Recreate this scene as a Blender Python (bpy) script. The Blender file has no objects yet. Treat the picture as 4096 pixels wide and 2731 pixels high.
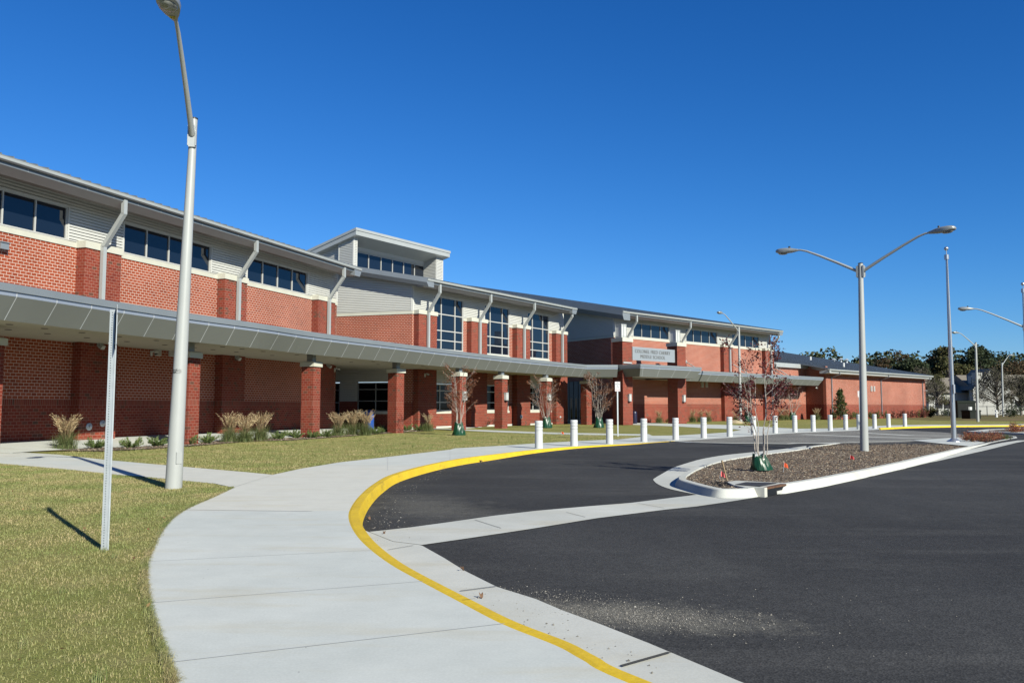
import bpy, bmesh, math, random
import numpy as np
from mathutils import Vector, Matrix
from mathutils.geometry import delaunay_2d_cdt
random.seed(7); RNG = np.random.default_rng(7)
R = math.radians; PI = math.pi
SC = bpy.context.scene; COL = SC.collection

# ------------------------------------------------------------------ camera, sky, sun, exposure
EYE = 1.40; FPX = 3344.0; PITCH = math.atan(261.5/FPX)
cam = bpy.data.cameras.new('camera'); camo = bpy.data.objects.new('camera', cam); COL.objects.link(camo)
camo.location = (0, 0, EYE); camo.rotation_euler = (PI/2+PITCH, 0, 0)
cam.sensor_width = 36; cam.lens = FPX/4096*36; cam.clip_end = 3000; cam.clip_start = 0.05
SC.camera = camo
SC.render.resolution_x = 1024; SC.render.resolution_y = 682
SUN_AZ = R(144); SUN_EL = R(29.5)            # azimuth clockwise from +Y
w = bpy.data.worlds.new('World'); SC.world = w; w.use_nodes = True
nt = w.node_tree; bg = nt.nodes['Background']
sky = nt.nodes.new('ShaderNodeTexSky'); sky.sky_type = 'NISHITA'; sky.sun_disc = False
sky.sun_elevation = SUN_EL; sky.sun_rotation = SUN_AZ
sky.altitude = 0; sky.air_density = 1.0; sky.dust_density = 0.0; sky.ozone_density = 1.0
# deep, slightly polarised blue: per-channel response of the sky
sp_ = nt.nodes.new('ShaderNodeSeparateColor'); cb_ = nt.nodes.new('ShaderNodeCombineColor'); nt.links.new(sky.outputs[0], sp_.inputs[0])
for i_, (g_, m_) in enumerate(((1.756, .0931), (1.178, .486), (1.014, 1.20))):
    pw_ = nt.nodes.new('ShaderNodeMath'); pw_.operation = 'POWER'; pw_.inputs[1].default_value = g_; nt.links.new(sp_.outputs[i_], pw_.inputs[0])
    ml_ = nt.nodes.new('ShaderNodeMath'); ml_.operation = 'MULTIPLY'; ml_.inputs[1].default_value = m_; nt.links.new(pw_.outputs[0], ml_.inputs[0]); nt.links.new(ml_.outputs[0], cb_.inputs[i_])
nt.links.new(cb_.outputs[0], bg.inputs[0]); bg.inputs[1].default_value = 0.0595
sl = bpy.data.lights.new('sun', 'SUN'); sl.energy = 5.0; sl.angle = R(0.53); sl.color = (1.0, 0.985, 0.86)
so = bpy.data.objects.new('sun', sl); COL.objects.link(so)
sd = Vector((math.sin(SUN_AZ)*math.cos(SUN_EL), math.cos(SUN_AZ)*math.cos(SUN_EL), math.sin(SUN_EL)))
so.rotation_euler = sd.to_track_quat('Z', 'Y').to_euler()
SC.view_settings.view_transform = 'Standard'; SC.view_settings.look = 'None'
SC.view_settings.gamma = 1; SC.view_settings.exposure = 0.75

# ------------------------------------------------------------------ helpers: survey of the photo
def ray(u, v):
    a = (u-2048)/FPX; b = (v-1365.5)/FPX
    return (a, math.cos(PITCH)+b*math.sin(PITCH), math.sin(PITCH)-b*math.cos(PITCH))
def G(u, v, z=0.0):
    r = ray(u, v); k = (z-EYE)/r[2]; return (r[0]*k, r[1]*k)
def road_z(y):
    return -0.15 if y < 24 else (-0.006 if y > 33 else -0.15+0.144*(y-24)/9)
def GR(u, v):
    z = -0.15
    for _ in range(12):
        p = G(u, v, z); z = 0.5*z+0.5*road_z(p[1])
    return p
class Frame:
    def __init__(s, P0, az):
        s.P0 = P0; s.az = az; s.s = (math.sin(az), math.cos(az)); s.n = (math.cos(az), -math.sin(az))
    def pt(s, t, d=0): return (s.P0[0]+s.s[0]*t+s.n[0]*d, s.P0[1]+s.s[1]*t+s.n[1]*d)
    def tz(s, u, v, d=0):
        r = ray(u, v); px, py = s.pt(0, d)
        k = (px*s.n[0]+py*s.n[1])/(r[0]*s.n[0]+r[1]*s.n[1])
        return ((r[0]*k-px)*s.s[0]+(r[1]*k-py)*s.s[1], EYE+r[2]*k)
    def t(s, u, v, d=0): return s.tz(u, v, d)[0]
    def z(s, u, v, d=0): return s.tz(u, v, d)[1]
WORLD = Frame((0, 0), PI/2)       # s=(1,0)
def atY(u, v, Y):
    r = ray(u, v); k = Y/r[1]; return (r[0]*k, Y, EYE+r[2]*k)

# ------------------------------------------------------------------ helpers: meshes
class MB:
    def __init__(s): s.v = []; s.f = []; s.m = []; s.cur = 0
    def face(s, idx): s.f.append(tuple(idx)); s.m.append(s.cur)
    def add(s, vs, fs):
        o = len(s.v); s.v += [tuple(p) for p in vs]
        for f in fs: s.face([i+o for i in f])
        return s
    def box(s, x0, x1, y0, y1, z0, z1):
        x0, x1 = min(x0, x1), max(x0, x1); y0, y1 = min(y0, y1), max(y0, y1)
        return s.add([(x0,y0,z0),(x1,y0,z0),(x1,y1,z0),(x0,y1,z0),(x0,y0,z1),(x1,y0,z1),(x1,y1,z1),(x0,y1,z1)],
                     [(0,3,2,1),(4,5,6,7),(0,1,5,4),(1,2,6,5),(2,3,7,6),(3,0,4,7)])
    def fb(s, t0, t1, d0, d1, z0, z1): return s.box(t0, t1, -d1, -d0, z0, z1)   # frame box
    def cap(s, x0, x1, y0, y1, z0, z1, b, bt):                                   # box with bevelled top
        s.box(x0, x1, y0, y1, z0, z1)
        return s.add([(x0,y0,z1),(x1,y0,z1),(x1,y1,z1),(x0,y1,z1),(x0+b,y0+b,z1+bt),(x1-b,y0+b,z1+bt),(x1-b,y1-b,z1+bt),(x0+b,y1-b,z1+bt)],
                     [(4,5,6,7),(0,1,5,4),(1,2,6,5),(2,3,7,6),(3,0,4,7)])
    def ext(s, prof, t0, t1, closed=True):        # profile [(d,z)] extruded along t in a frame
        n = len(prof); vs = [(t0, -d, z) for d, z in prof]+[(t1, -d, z) for d, z in prof]
        fs = [(i, (i+1) % n, (i+1) % n+n, i+n) for i in range(n if closed else n-1)]
        if closed: fs += [tuple(range(n))[::-1], tuple(range(n, 2*n))]
        return s.add(vs, fs)
    def poly(s, pts, z0, z1):                     # vertical prism
        n = len(pts); vs = [(p[0], p[1], z0) for p in pts]+[(p[0], p[1], z1) for p in pts]
        return s.add(vs, [tuple(range(n))[::-1], tuple(range(n, 2*n))]+[(i, (i+1) % n, (i+1) % n+n, i+n) for i in range(n)])
    def tube(s, pts, rad, n=8, capends=True):
        pts = [Vector(p) for p in pts]; rad = rad if isinstance(rad, (list, tuple)) else [rad]*len(pts)
        o = len(s.v)
        for i, p in enumerate(pts):
            d = (pts[min(i+1, len(pts)-1)]-pts[max(i-1, 0)]).normalized()
            a = d.cross(Vector((0, 0, 1)) if abs(d.z) < .95 else Vector((1, 0, 0))).normalized(); b = d.cross(a)
            for k in range(n):
                q = p+(a*math.cos(2*PI*k/n)+b*math.sin(2*PI*k/n))*rad[i]; s.v.append(tuple(q))
        for i in range(len(pts)-1):
            for k in range(n): s.face([o+i*n+k, o+i*n+(k+1) % n, o+(i+1)*n+(k+1) % n, o+(i+1)*n+k])
        if capends:
            s.face([o+k for k in range(n)][::-1]); e = o+(len(pts)-1)*n; s.face([e+k for k in range(n)])
        return s
    def lathe(s, prof, n=24, c=(0, 0, 0)):        # profile [(r,z)]
        o = len(s.v)
        for r, z in prof:
            for k in range(n): s.v.append((c[0]+r*math.cos(2*PI*k/n), c[1]+r*math.sin(2*PI*k/n), c[2]+z))
        for i in range(len(prof)-1):
            for k in range(n): s.face([o+i*n+k, o+i*n+(k+1) % n, o+(i+1)*n+(k+1) % n, o+(i+1)*n+k])
        s.face([o+k for k in range(n)][::-1]); e = o+(len(prof)-1)*n; s.face([e+k for k in range(n)])
        return s
    def build(s, name, mats, parent=None, fr=None, smooth=False, loc=None):
        me = bpy.data.meshes.new(name); me.from_pydata(s.v, [], s.f)
        mats = mats if isinstance(mats, (list, tuple)) else [mats]
        for m in mats: me.materials.append(m)
        if len(mats) > 1: me.polygons.foreach_set('material_index', s.m)
        if smooth is not False:
            me.polygons.foreach_set('use_smooth', [True]*len(s.f))
            if smooth is not True: me.set_sharp_from_angle(angle=R(smooth))
        me.update()
        o = bpy.data.objects.new(name, me); COL.objects.link(o)
        if fr is not None: o.location = (fr.P0[0], fr.P0[1], 0); o.rotation_euler = (0, 0, PI/2-fr.az)
        if loc is not None: o.location = loc
        if parent is not None:
            o.parent = parent
            if fr is not None: o.location = o.location-parent.location
        return o
def fixn(o):
    bm = bmesh.new(); bm.from_mesh(o.data); bmesh.ops.recalc_face_normals(bm, faces=bm.faces); bm.to_mesh(o.data); bm.free(); return o
def tag(o, label=None, cat=None, group=None, kind=None):
    if label: o['label'] = label
    if cat: o['category'] = cat
    if group: o['group'] = group
    if kind: o['kind'] = kind
    return o
def empty(name, loc, rz=0, label=None, cat=None, group=None):
    o = bpy.data.objects.new(name, None); COL.objects.link(o); o.location = loc; o.rotation_euler = (0, 0, rz)
    o.empty_display_size = .2
    return tag(o, label, cat, group)
def copy_tree(o, parent=None):
    c = o.copy(); COL.objects.link(c); c.parent = parent
    for ch in list(o.children): copy_tree(ch, c)
    return c
def leafmesh(name, P, N, size, mat, parent=None, aspect=2.2, curl=0.0, fold=True):
    """many small leaf blades: P (n,3) centres, N (n,3) long axes, size (n,)"""
    n = len(P); N = N/np.linalg.norm(N, axis=1, keepdims=True)
    r = RNG.normal(size=(n, 3)); S = np.cross(N, r); S /= np.linalg.norm(S, axis=1, keepdims=True)
    L = size[:, None]*.5; W = size[:, None]*.5/aspect
    V = np.stack([P-N*L, P+S*W, P+N*L, P-S*W], 1).reshape(-1, 3)
    me = bpy.data.meshes.new(name); me.vertices.add(4*n); me.vertices.foreach_set('co', V.ravel().astype(np.float32))
    me.loops.add(4*n); me.loops.foreach_set('vertex_index', np.arange(4*n, dtype=np.int32))
    me.polygons.add(n); me.polygons.foreach_set('loop_start', np.arange(0, 4*n, 4, dtype=np.int32))
    me.update(calc_edges=True); me.materials.append(mat)
    o = bpy.data.objects.new(name, me); COL.objects.link(o)
    if parent is not None: o.parent = parent
    return o

# ------------------------------------------------------------------ materials
AF = .605
def M(name, col, rough=.7, metal=0, spec=.5, var=.0, vscale=3., bump=0, bscale=40., coat=0, fine=0, detail=4, hue=None, stretch=None, trans=0):
    col = tuple(c*AF for c in col); hue = tuple(c*AF for c in hue) if hue else None
    m = bpy.data.materials.new(name); m.use_nodes = True; n = m.node_tree.nodes; l = m.node_tree.links
    p = n['Principled BSDF']; p.inputs['Base Color'].default_value = (*col, 1); p.inputs['Roughness'].default_value = rough
    p.inputs['Metallic'].default_value = metal; p.inputs['Specular IOR Level'].default_value = spec
    p.inputs['Coat Weight'].default_value = coat
    if var or bump or fine:
        tc = n.new('ShaderNodeTexCoord'); src = tc.outputs['Object']
        if stretch:
            mp = n.new('ShaderNodeMapping'); mp.inputs['Scale'].default_value = stretch; l.new(src, mp.inputs[0]); src = mp.outputs[0]
    if var or fine:
        cur = None
        for sc, am in ((vscale, var), (bscale*2, fine)):
            if not am: continue
            no = n.new('ShaderNodeTexNoise'); no.inputs['Scale'].default_value = sc; no.inputs['Detail'].default_value = detail
            l.new(src, no.inputs['Vector'])
            mr = n.new('ShaderNodeMapRange'); mr.inputs[1].default_value = .3; mr.inputs[2].default_value = .7
            mr.inputs[3].default_value = 1-am; mr.inputs[4].default_value = 1+am; l.new(no.outputs[0], mr.inputs[0])
            if cur is None: cur = mr.outputs[0]
            else:
                mu = n.new('ShaderNodeMath'); mu.operation = 'MULTIPLY'; l.new(cur, mu.inputs[0]); l.new(mr.outputs[0], mu.inputs[1]); cur = mu.outputs[0]
        mx = n.new('ShaderNodeVectorMath'); mx.operation = 'SCALE'; mx.inputs[0].default_value = col; l.new(cur, mx.inputs['Scale'])
        out = mx.outputs[0]
        if hue:
            no = n.new('ShaderNodeTexNoise'); no.inputs['Scale'].default_value = vscale*.6; l.new(src, no.inputs['Vector'])
            cr = n.new('ShaderNodeMapRange'); cr.inputs[1].default_value = .42; cr.inputs[2].default_value = .62; l.new(no.outputs[0], cr.inputs[0])
            mi = n.new('ShaderNodeMix'); mi.data_type = 'RGBA'; l.new(cr.outputs[0], mi.inputs[0]); l.new(out, mi.inputs[6]); mi.inputs[7].default_value = (*hue, 1); out = mi.outputs[2]
        l.new(out, p.inputs['Base Color'])
    if bump:
        no = n.new('ShaderNodeTexNoise'); no.inputs['Scale'].default_value = bscale; no.inputs['Detail'].default_value = 5; l.new(src, no.inputs['Vector'])
        bu = n.new('ShaderNodeBump'); bu.inputs['Strength'].default_value = bump; bu.inputs['Distance'].default_value = .01
        l.new(no.outputs[0], bu.inputs['Height']); l.new(bu.outputs[0], p.inputs['Normal'])
    return m
def leafmat(name, cols, rough=.6, trans=.25, patch=None):
    """per-leaf colour from a random value per loose face"""
    cols = [tuple(c*.69 for c in q) for q in cols]
    m = bpy.data.materials.new(name); m.use_nodes = True; n = m.node_tree.nodes; l = m.node_tree.links
    p = n['Principled BSDF']; p.inputs['Roughness'].default_value = rough; p.inputs['Specular IOR Level'].default_value = .3
    g = n.new('ShaderNodeNewGeometry'); cr = n.new('ShaderNodeValToRGB'); el = cr.color_ramp.elements
    el[0].color = (*cols[0], 1); el[1].color = (*cols[-1], 1)
    for i, c in enumerate(cols[1:-1]): e = el.new((i+1)/(len(cols)-1)); e.color = (*c, 1)
    l.new(g.outputs['Random Per Island'], cr.inputs[0])
    if patch:
        tc = n.new('ShaderNodeTexCoord'); no = n.new('ShaderNodeTexNoise'); no.inputs['Scale'].default_value = patch[0]; no.inputs['Detail'].default_value = 6; l.new(tc.outputs['Object'], no.inputs['Vector'])
        mr = n.new('ShaderNodeMapRange'); mr.inputs[1].default_value = .36; mr.inputs[2].default_value = .62; l.new(no.outputs[0], mr.inputs[0])
        mi = n.new('ShaderNodeMix'); mi.data_type = 'RGBA'; mi.blend_type = 'MULTIPLY'; mi.inputs[0].default_value = 1; m2 = n.new('ShaderNodeMix'); m2.data_type = 'RGBA'; l.new(mr.outputs[0], m2.inputs[0]); m2.inputs[6].default_value = (*patch[1], 1); m2.inputs[7].default_value = (*patch[2], 1)
        l.new(cr.outputs[0], mi.inputs[6]); l.new(m2.outputs[2], mi.inputs[7]); cr = mi; cr_out = mi.outputs[2]
    else: cr_out = cr.outputs[0]
    l.new(cr_out, p.inputs['Base Color'])
    t = n.new('ShaderNodeBsdfTranslucent'); l.new(cr_out, t.inputs[0])
    mx = n.new('ShaderNodeMixShader'); mx.inputs[0].default_value = trans
    l.new(p.outputs[0], mx.inputs[1]); l.new(t.outputs[0], mx.inputs[2]); l.new(mx.outputs[0], n['Material Output'].inputs[0])
    return m
ROW = .112; BL = .218
def brick_mat(name, c1, c2, c3, mortar, msize, soldier=False):
    c1, c2, c3, mortar = [tuple(c*AF for c in q) for q in (c1, c2, c3, mortar)]
    m = bpy.data.materials.new(name); m.use_nodes = True; n = m.node_tree.nodes; l = m.node_tree.links
    p = n['Principled BSDF']; p.inputs['Roughness'].default_value = .85; p.inputs['Specular IOR Level'].default_value = .2
    tc = n.new('ShaderNodeTexCoord'); sx = n.new('ShaderNodeSeparateXYZ'); l.new(tc.outputs['Object'], sx.inputs[0])
    ad = n.new('ShaderNodeMath'); ad.operation = 'ADD'; l.new(sx.outputs[0], ad.inputs[0]); l.new(sx.outputs[1], ad.inputs[1])
    cb = n.new('ShaderNodeCombineXYZ'); l.new(ad.outputs[0], cb.inputs[0]); l.new(sx.outputs[2], cb.inputs[1])
    def brick(wd, rh, off):
        b = n.new('ShaderNodeTexBrick'); b.offset = off; b.inputs['Scale'].default_value = 1
        b.inputs['Brick Width'].default_value = wd; b.inputs['Row Height'].default_value = rh
        b.inputs['Mortar Size'].default_value = msize; b.inputs['Mortar Smooth'].default_value = .15
        b.inputs['Color1'].default_value = (0, 0, 0, 1); b.inputs['Color2'].default_value = (1, 1, 1, 1); b.inputs['Mortar'].default_value = (.5, .5, .5, 1)
        l.new(cb.outputs[0], b.inputs[0]); return b
    b = brick(BL, ROW, .5); col = b.outputs['Color']; fac = b.outputs['Fac']
    if soldier:
        b2 = brick(ROW*.68, ROW*2, 0)
        g1 = n.new('ShaderNodeMath'); g1.operation = 'GREATER_THAN'; g1.inputs[1].default_value = ROW*12.999; l.new(sx.outputs[2], g1.inputs[0])
        g2 = n.new('ShaderNodeMath'); g2.operation = 'LESS_THAN'; g2.inputs[1].default_value = ROW*15; l.new(sx.outputs[2], g2.inputs[0])
        mk = n.new('ShaderNodeMath'); mk.operation = 'MULTIPLY'; l.new(g1.outputs[0], mk.inputs[0]); l.new(g2.outputs[0], mk.inputs[1])
        # shift so that one soldier row spans 13..15 courses
        mp = n.new('ShaderNodeVectorMath'); mp.operation = 'ADD'; mp.inputs[1].default_value = (0, ROW, 0); l.new(cb.outputs[0], mp.inputs[0]); l.new(mp.outputs[0], b2.inputs[0])
        m1 = n.new('ShaderNodeMix'); m1.data_type = 'RGBA'; l.new(mk.outputs[0], m1.inputs[0]); l.new(col, m1.inputs[6]); l.new(b2.outputs['Color'], m1.inputs[7]); col = m1.outputs[2]
        m2 = n.new('ShaderNodeMix'); m2.data_type = 'FLOAT'; l.new(mk.outputs[0], m2.inputs[0]); l.new(fac, m2.inputs[2]); l.new(b2.outputs['Fac'], m2.inputs[3]); fac = m2.outputs[0]
    cr = n.new('ShaderNodeValToRGB'); e = cr.color_ramp.elements; e[0].color = (*c1, 1); e[1].color = (*c3, 1); x = e.new(.55); x.color = (*c2, 1); e[-1].position = 1.0
    x2 = e.new(.85); x2.color = (*[(a*.75+b*.25) for a, b in zip(c2, c3)], 1)
    sv = n.new('ShaderNodeSeparateColor'); l.new(col, sv.inputs[0]); l.new(sv.outputs[0], cr.inputs[0])
    no = n.new('ShaderNodeTexNoise'); no.inputs['Scale'].default_value = .35; no.inputs['Detail'].default_value = 6; l.new(tc.outputs['Object'], no.inputs[0])
    mr = n.new('ShaderNodeMapRange'); mr.inputs[1].default_value = .3; mr.inputs[2].default_value = .7; mr.inputs[3].default_value = .84; mr.inputs[4].default_value = 1.12; l.new(no.outputs[0], mr.inputs[0])
    mm = n.new('ShaderNodeMix'); mm.data_type = 'RGBA'; l.new(fac, mm.inputs[0]); l.new(cr.outputs[0], mm.inputs[6]); mm.inputs[7].default_value = (*mortar, 1)
    vs = n.new('ShaderNodeVectorMath'); vs.operation = 'SCALE'; l.new(mm.outputs[2], vs.inputs[0]); l.new(mr.outputs[0], vs.inputs['Scale'])
    l.new(vs.outputs[0], p.inputs['Base Color'])
    iv = n.new('ShaderNodeMath'); iv.operation = 'SUBTRACT'; iv.inputs[0].default_value = 1; l.new(fac, iv.inputs[1])
    bu = n.new('ShaderNodeBump'); bu.inputs['Strength'].default_value = .5; bu.inputs['Distance'].default_value = .006; l.new(iv.outputs[0], bu.inputs['Height']); l.new(bu.outputs[0], p.inputs['Normal'])
    return m
BR_FIELD = brick_mat('brick_orange', (.34, .068, .028), (.41, .088, .038), (.29, .055, .025), (.80, .67, .57), .0075)
BR_RED = brick_mat('brick_red', (.22, .036, .021), (.30, .056, .030), (.13, .065, .042), (.46, .26, .20), .0055, soldier=True)
PRECAST = M('precast_stone', (.68, .66, .55), .8, var=.06, vscale=1.5, bump=.1, fine=.04)
SIDING = M('siding_metal', (.74, .73, .68), .5, spec=.3, var=.03, vscale=.8)
METAL = M('grey_metal', (.36, .39, .41), .38, metal=.35, var=.04, vscale=1.0)
METAL_L = M('light_grey_metal', (.56, .58, .56), .4, metal=.2, var=.04, vscale=1.0)
PANEL = M('dark_grey_panel', (.24, .25, .235), .5, metal=.1, var=.03, vscale=.6)
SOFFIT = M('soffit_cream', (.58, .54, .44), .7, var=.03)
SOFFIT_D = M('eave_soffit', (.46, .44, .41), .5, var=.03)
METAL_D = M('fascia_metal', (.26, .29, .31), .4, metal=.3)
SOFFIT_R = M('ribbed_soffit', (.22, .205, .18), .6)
JOINT = M('white_joint', (.7, .72, .74), .5)
BROWN = M('brown_trim', (.08, .06, .05), .6)
ROOFM = M('roof_metal', (.27, .31, .345), .42, metal=.35, var=.05, vscale=.4)
FRAME = M('window_frame', (.62, .61, .57), .4)
def glassmat():
    m = bpy.data.materials.new('window_glass'); m.use_nodes = True; n = m.node_tree.nodes; l = m.node_tree.links
    p = n['Principled BSDF']; p.inputs['Base Color'].default_value = (.006, .010, .018, 1); p.inputs['Roughness'].default_value = .02
    p.inputs['Specular IOR Level'].default_value = .7; p.inputs['IOR'].default_value = 1.5
    tc = n.new('ShaderNodeTexCoord'); no = n.new('ShaderNodeTexNoise'); no.inputs['Scale'].default_value = .8; l.new(tc.outputs['Object'], no.inputs[0])
    bu = n.new('ShaderNodeBump'); bu.inputs['Strength'].default_value = .04; bu.inputs['Distance'].default_value = .02; l.new(no.outputs[0], bu.inputs['Height']); l.new(bu.outputs[0], p.inputs['Normal'])
    return m
GLASS = glassmat()
GLASS_D = M('dark_glass', (.004, .005, .007), .05, spec=.25)
GALV = M('galvanised', (.62, .66, .68), .45, metal=.25, var=.08, vscale=8)
POLE = M('painted_pole', (.50, .51, .485), .4, metal=.0, var=.03, vscale=2, bump=.02, bscale=60)
LAMPHEAD = M('lamp_housing', (.42, .44, .43), .35, metal=.3)
LENS = M('lamp_lens', (.35, .36, .33), .12, spec=.6, var=.3, vscale=12)
BLACK = M('black_plastic', (.012, .012, .012), .5)
WHITE = M('white_paint', (.72, .73, .72), .55, var=.05, vscale=2.2, stretch=(1, 1, .4), fine=.02)
WHITEP = M('white_plastic', (.75, .75, .72), .4)
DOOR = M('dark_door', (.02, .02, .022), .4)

# ------------------------------------------------------------------ ground materials
def ground_mat(name, base, fn):
    m = bpy.data.materials.new(name); m.use_nodes = True; n = m.node_tree.nodes; l = m.node_tree.links
    p = n['Principled BSDF']; p.inputs['Specular IOR Level'].default_value = .25
    tc = n.new('ShaderNodeTexCoord'); fn(n, l, p, tc.outputs['Object'])
    vs = n.new('ShaderNodeVectorMath'); vs.operation = 'SCALE'; vs.inputs['Scale'].default_value = AF; l.new(p.inputs['Base Color'].links[0].from_socket, vs.inputs[0]); l.new(vs.outputs[0], p.inputs['Base Color']); return m
def noise(n, l, src, sc, det=5, rough=.55):
    no = n.new('ShaderNodeTexNoise'); no.inputs['Scale'].default_value = sc; no.inputs['Detail'].default_value = det; no.inputs['Roughness'].default_value = rough; l.new(src, no.inputs['Vector']); return no.outputs[0]
def mrange(n, l, src, a, b, c, d):
    mr = n.new('ShaderNodeMapRange'); mr.inputs[1].default_value = a; mr.inputs[2].default_value = b; mr.inputs[3].default_value = c; mr.inputs[4].default_value = d; l.new(src, mr.inputs[0]); return mr.outputs[0]
def mixc(n, l, f, a, b):
    mi = n.new('ShaderNodeMix'); mi.data_type = 'RGBA'; l.new(f, mi.inputs[0])
    for s, i in ((a, 6), (b, 7)):
        if isinstance(s, tuple): mi.inputs[i].default_value = (*s, 1)
        else: l.new(s, mi.inputs[i])
    return mi.outputs[2]
def vscale(n, l, c, f):
    vs = n.new('ShaderNodeVectorMath'); vs.operation = 'SCALE'; l.new(c, vs.inputs[0]); l.new(f, vs.inputs['Scale']); return vs.outputs[0]
def bumpn(n, l, p, h, st, dist=.01):
    bu = n.new('ShaderNodeBump'); bu.inputs['Strength'].default_value = st; bu.inputs['Distance'].default_value = dist; l.new(h, bu.inputs['Height']); l.new(bu.outputs[0], p.inputs['Normal'])
def f_asphalt(n, l, p, o):
    p.inputs['Roughness'].default_value = .9; p.inputs['Specular IOR Level'].default_value = .12
    c = mixc(n, l, mrange(n, l, noise(n, l, o, .16, 5), .35, .65, 0, 1), (.050, .049, .049), (.074, .073, .072))
    def streak(sx_, sy_, rot, sc, lo, hi, st, col):
        nonlocal c
        mp = n.new('ShaderNodeMapping'); mp.inputs['Scale'].default_value = (sx_, sy_, 1); mp.inputs['Rotation'].default_value = (0, 0, rot); l.new(o, mp.inputs[0])
        c = mixc(n, l, mrange(n, l, noise(n, l, mp.outputs[0], sc, 9, .68), lo, hi, 0, st), c, col)
    streak(.3, 1.5, .5, .5, .52, .78, .5, (.15, .145, .135)); streak(1.2, .35, -.3, .35, .50, .75, .35, (.13, .127, .12)); streak(.25, .9, 1.1, .4, .55, .75, .5, (.034, .034, .036))
    # dust and sand washed out over the lot near the gutter
    px, py = DUST
    for cx, cy, rx, ry, rot, st in ((px, py, 1.05, .42, -.28, .75), (px-.75, py+.30, .9, .30, -.55, .6), (-1.3, 13.2, .9, 1.8, .4, .45)):
        mp = n.new('ShaderNodeMapping'); mp.vector_type = 'TEXTURE'; mp.inputs['Location'].default_value = (cx, cy, 0); mp.inputs['Rotation'].default_value = (0, 0, rot); mp.inputs['Scale'].default_value = (rx, ry, 1); l.new(o, mp.inputs[0])
        ln = n.new('ShaderNodeVectorMath'); ln.operation = 'LENGTH'; sep = n.new('ShaderNodeVectorMath'); sep.operation = 'MULTIPLY'; sep.inputs[1].default_value = (1, 1, 0); l.new(mp.outputs[0], sep.inputs[0]); l.new(sep.outputs[0], ln.inputs[0])
        ad = n.new('ShaderNodeMath'); ad.operation = 'ADD'; l.new(ln.outputs['Value'], ad.inputs[0]); l.new(mrange(n, l, noise(n, l, o, 3.2, 8, .7), .3, .7, -.55, .55), ad.inputs[1])
        a_ = mrange(n, l, ad.outputs[0], .25, 1.25, st, 0); gr = n.new('ShaderNodeMath'); gr.operation = 'MULTIPLY'; l.new(a_, gr.inputs[0]); l.new(mrange(n, l, noise(n, l, o, 70, 4, .8), .40, .62, .25, 1.0), gr.inputs[1])
        c = mixc(n, l, gr.outputs[0], c, (.30, .28, .23))
    vo = n.new('ShaderNodeTexVoronoi'); vo.inputs['Scale'].default_value = 70; l.new(o, vo.inputs['Vector'])
    sp = n.new('ShaderNodeSeparateColor'); l.new(vo.outputs['Color'], sp.inputs[0]); c = vscale(n, l, c, mrange(n, l, sp.outputs[0], 0, 1, .72, 1.32))
    c = vscale(n, l, c, mrange(n, l, noise(n, l, o, 9, 6, .75), .3, .7, .86, 1.15))
    v2 = n.new('ShaderNodeTexVoronoi'); v2.inputs['Scale'].default_value = 9; l.new(o, v2.inputs['Vector'])
    c = mixc(n, l, mrange(n, l, v2.outputs['Distance'], .03, .055, .6, 0), c, (.26, .25, .22))
    l.new(c, p.inputs['Base Color']); bumpn(n, l, p, vo.outputs['Distance'], .6, .004)
DUST = G(2500, 2456, -.15)
ASPHALT = ground_mat('asphalt', None, f_asphalt)
def conc(b1, b2, stain, cream=False):
    def f(n, l, p, o):
        p.inputs['Roughness'].default_value = .85
        c = mixc(n, l, mrange(n, l, noise(n, l, o, .45, 6), .35, .65, 0, 1), b1, b2)
        if cream:      # the slab poured separately beyond the cold joint is a warmer mix
            sx = n.new('ShaderNodeSeparateXYZ'); l.new(o, sx.inputs[0]); a1 = mrange(n, l, sx.outputs[1], 11.42, 11.46, 0, 1); a2 = mrange(n, l, sx.outputs[1], 19.5, 21, 1, 0)
            mu = n.new('ShaderNodeMath'); mu.operation = 'MULTIPLY'; l.new(a1, mu.inputs[0]); l.new(a2, mu.inputs[1])
            c = mixc(n, l, mu.outputs[0], c, (.80, .78, .69))
        mp = n.new('ShaderNodeMapping'); mp.inputs['Scale'].default_value = (.5, 2.4, 1); mp.inputs['Rotation'].default_value = (0, 0, .2); l.new(o, mp.inputs[0])
        c = mixc(n, l, mrange(n, l, noise(n, l, mp.outputs[0], .9, 7, .65), .53, .75, 0, .55), c, stain)
        c = vscale(n, l, c, mrange(n, l, noise(n, l, o, 2.2, 8, .7), .3, .7, .93, 1.04))
        c = vscale(n, l, c, mrange(n, l, noise(n, l, o, 60, 3), .3, .7, .94, 1.05))
        mb = n.new('ShaderNodeMapping'); mb.inputs['Scale'].default_value = (6, 150, 1); mb.inputs['Rotation'].default_value = (0, 0, -.4); l.new(o, mb.inputs[0])
        br = noise(n, l, mb.outputs[0], 1, 2)
        c = vscale(n, l, c, mrange(n, l, br, .3, .7, .97, 1.02))
        v2 = n.new('ShaderNodeTexVoronoi'); v2.inputs['Scale'].default_value = 4.5; l.new(o, v2.inputs['Vector'])
        c = mixc(n, l, mrange(n, l, v2.outputs['Distance'], .018, .032, .75, 0), c, (.08, .07, .06))
        l.new(c, p.inputs['Base Color']); bumpn(n, l, p, br, .12, .003)
    return f
CONC = ground_mat('sidewalk_concrete', None, conc((.70, .72, .67), (.79, .80, .74), (.68, .60, .42), cream=True))
CONC2 = ground_mat('kerb_concrete', None, conc((.66, .66, .60), (.77, .76, .69), (.62, .54, .37)))
CONCG = ground_mat('old_concrete', None, conc((.40, .40, .38), (.47, .47, .44), (.36, .32, .26)))
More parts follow.
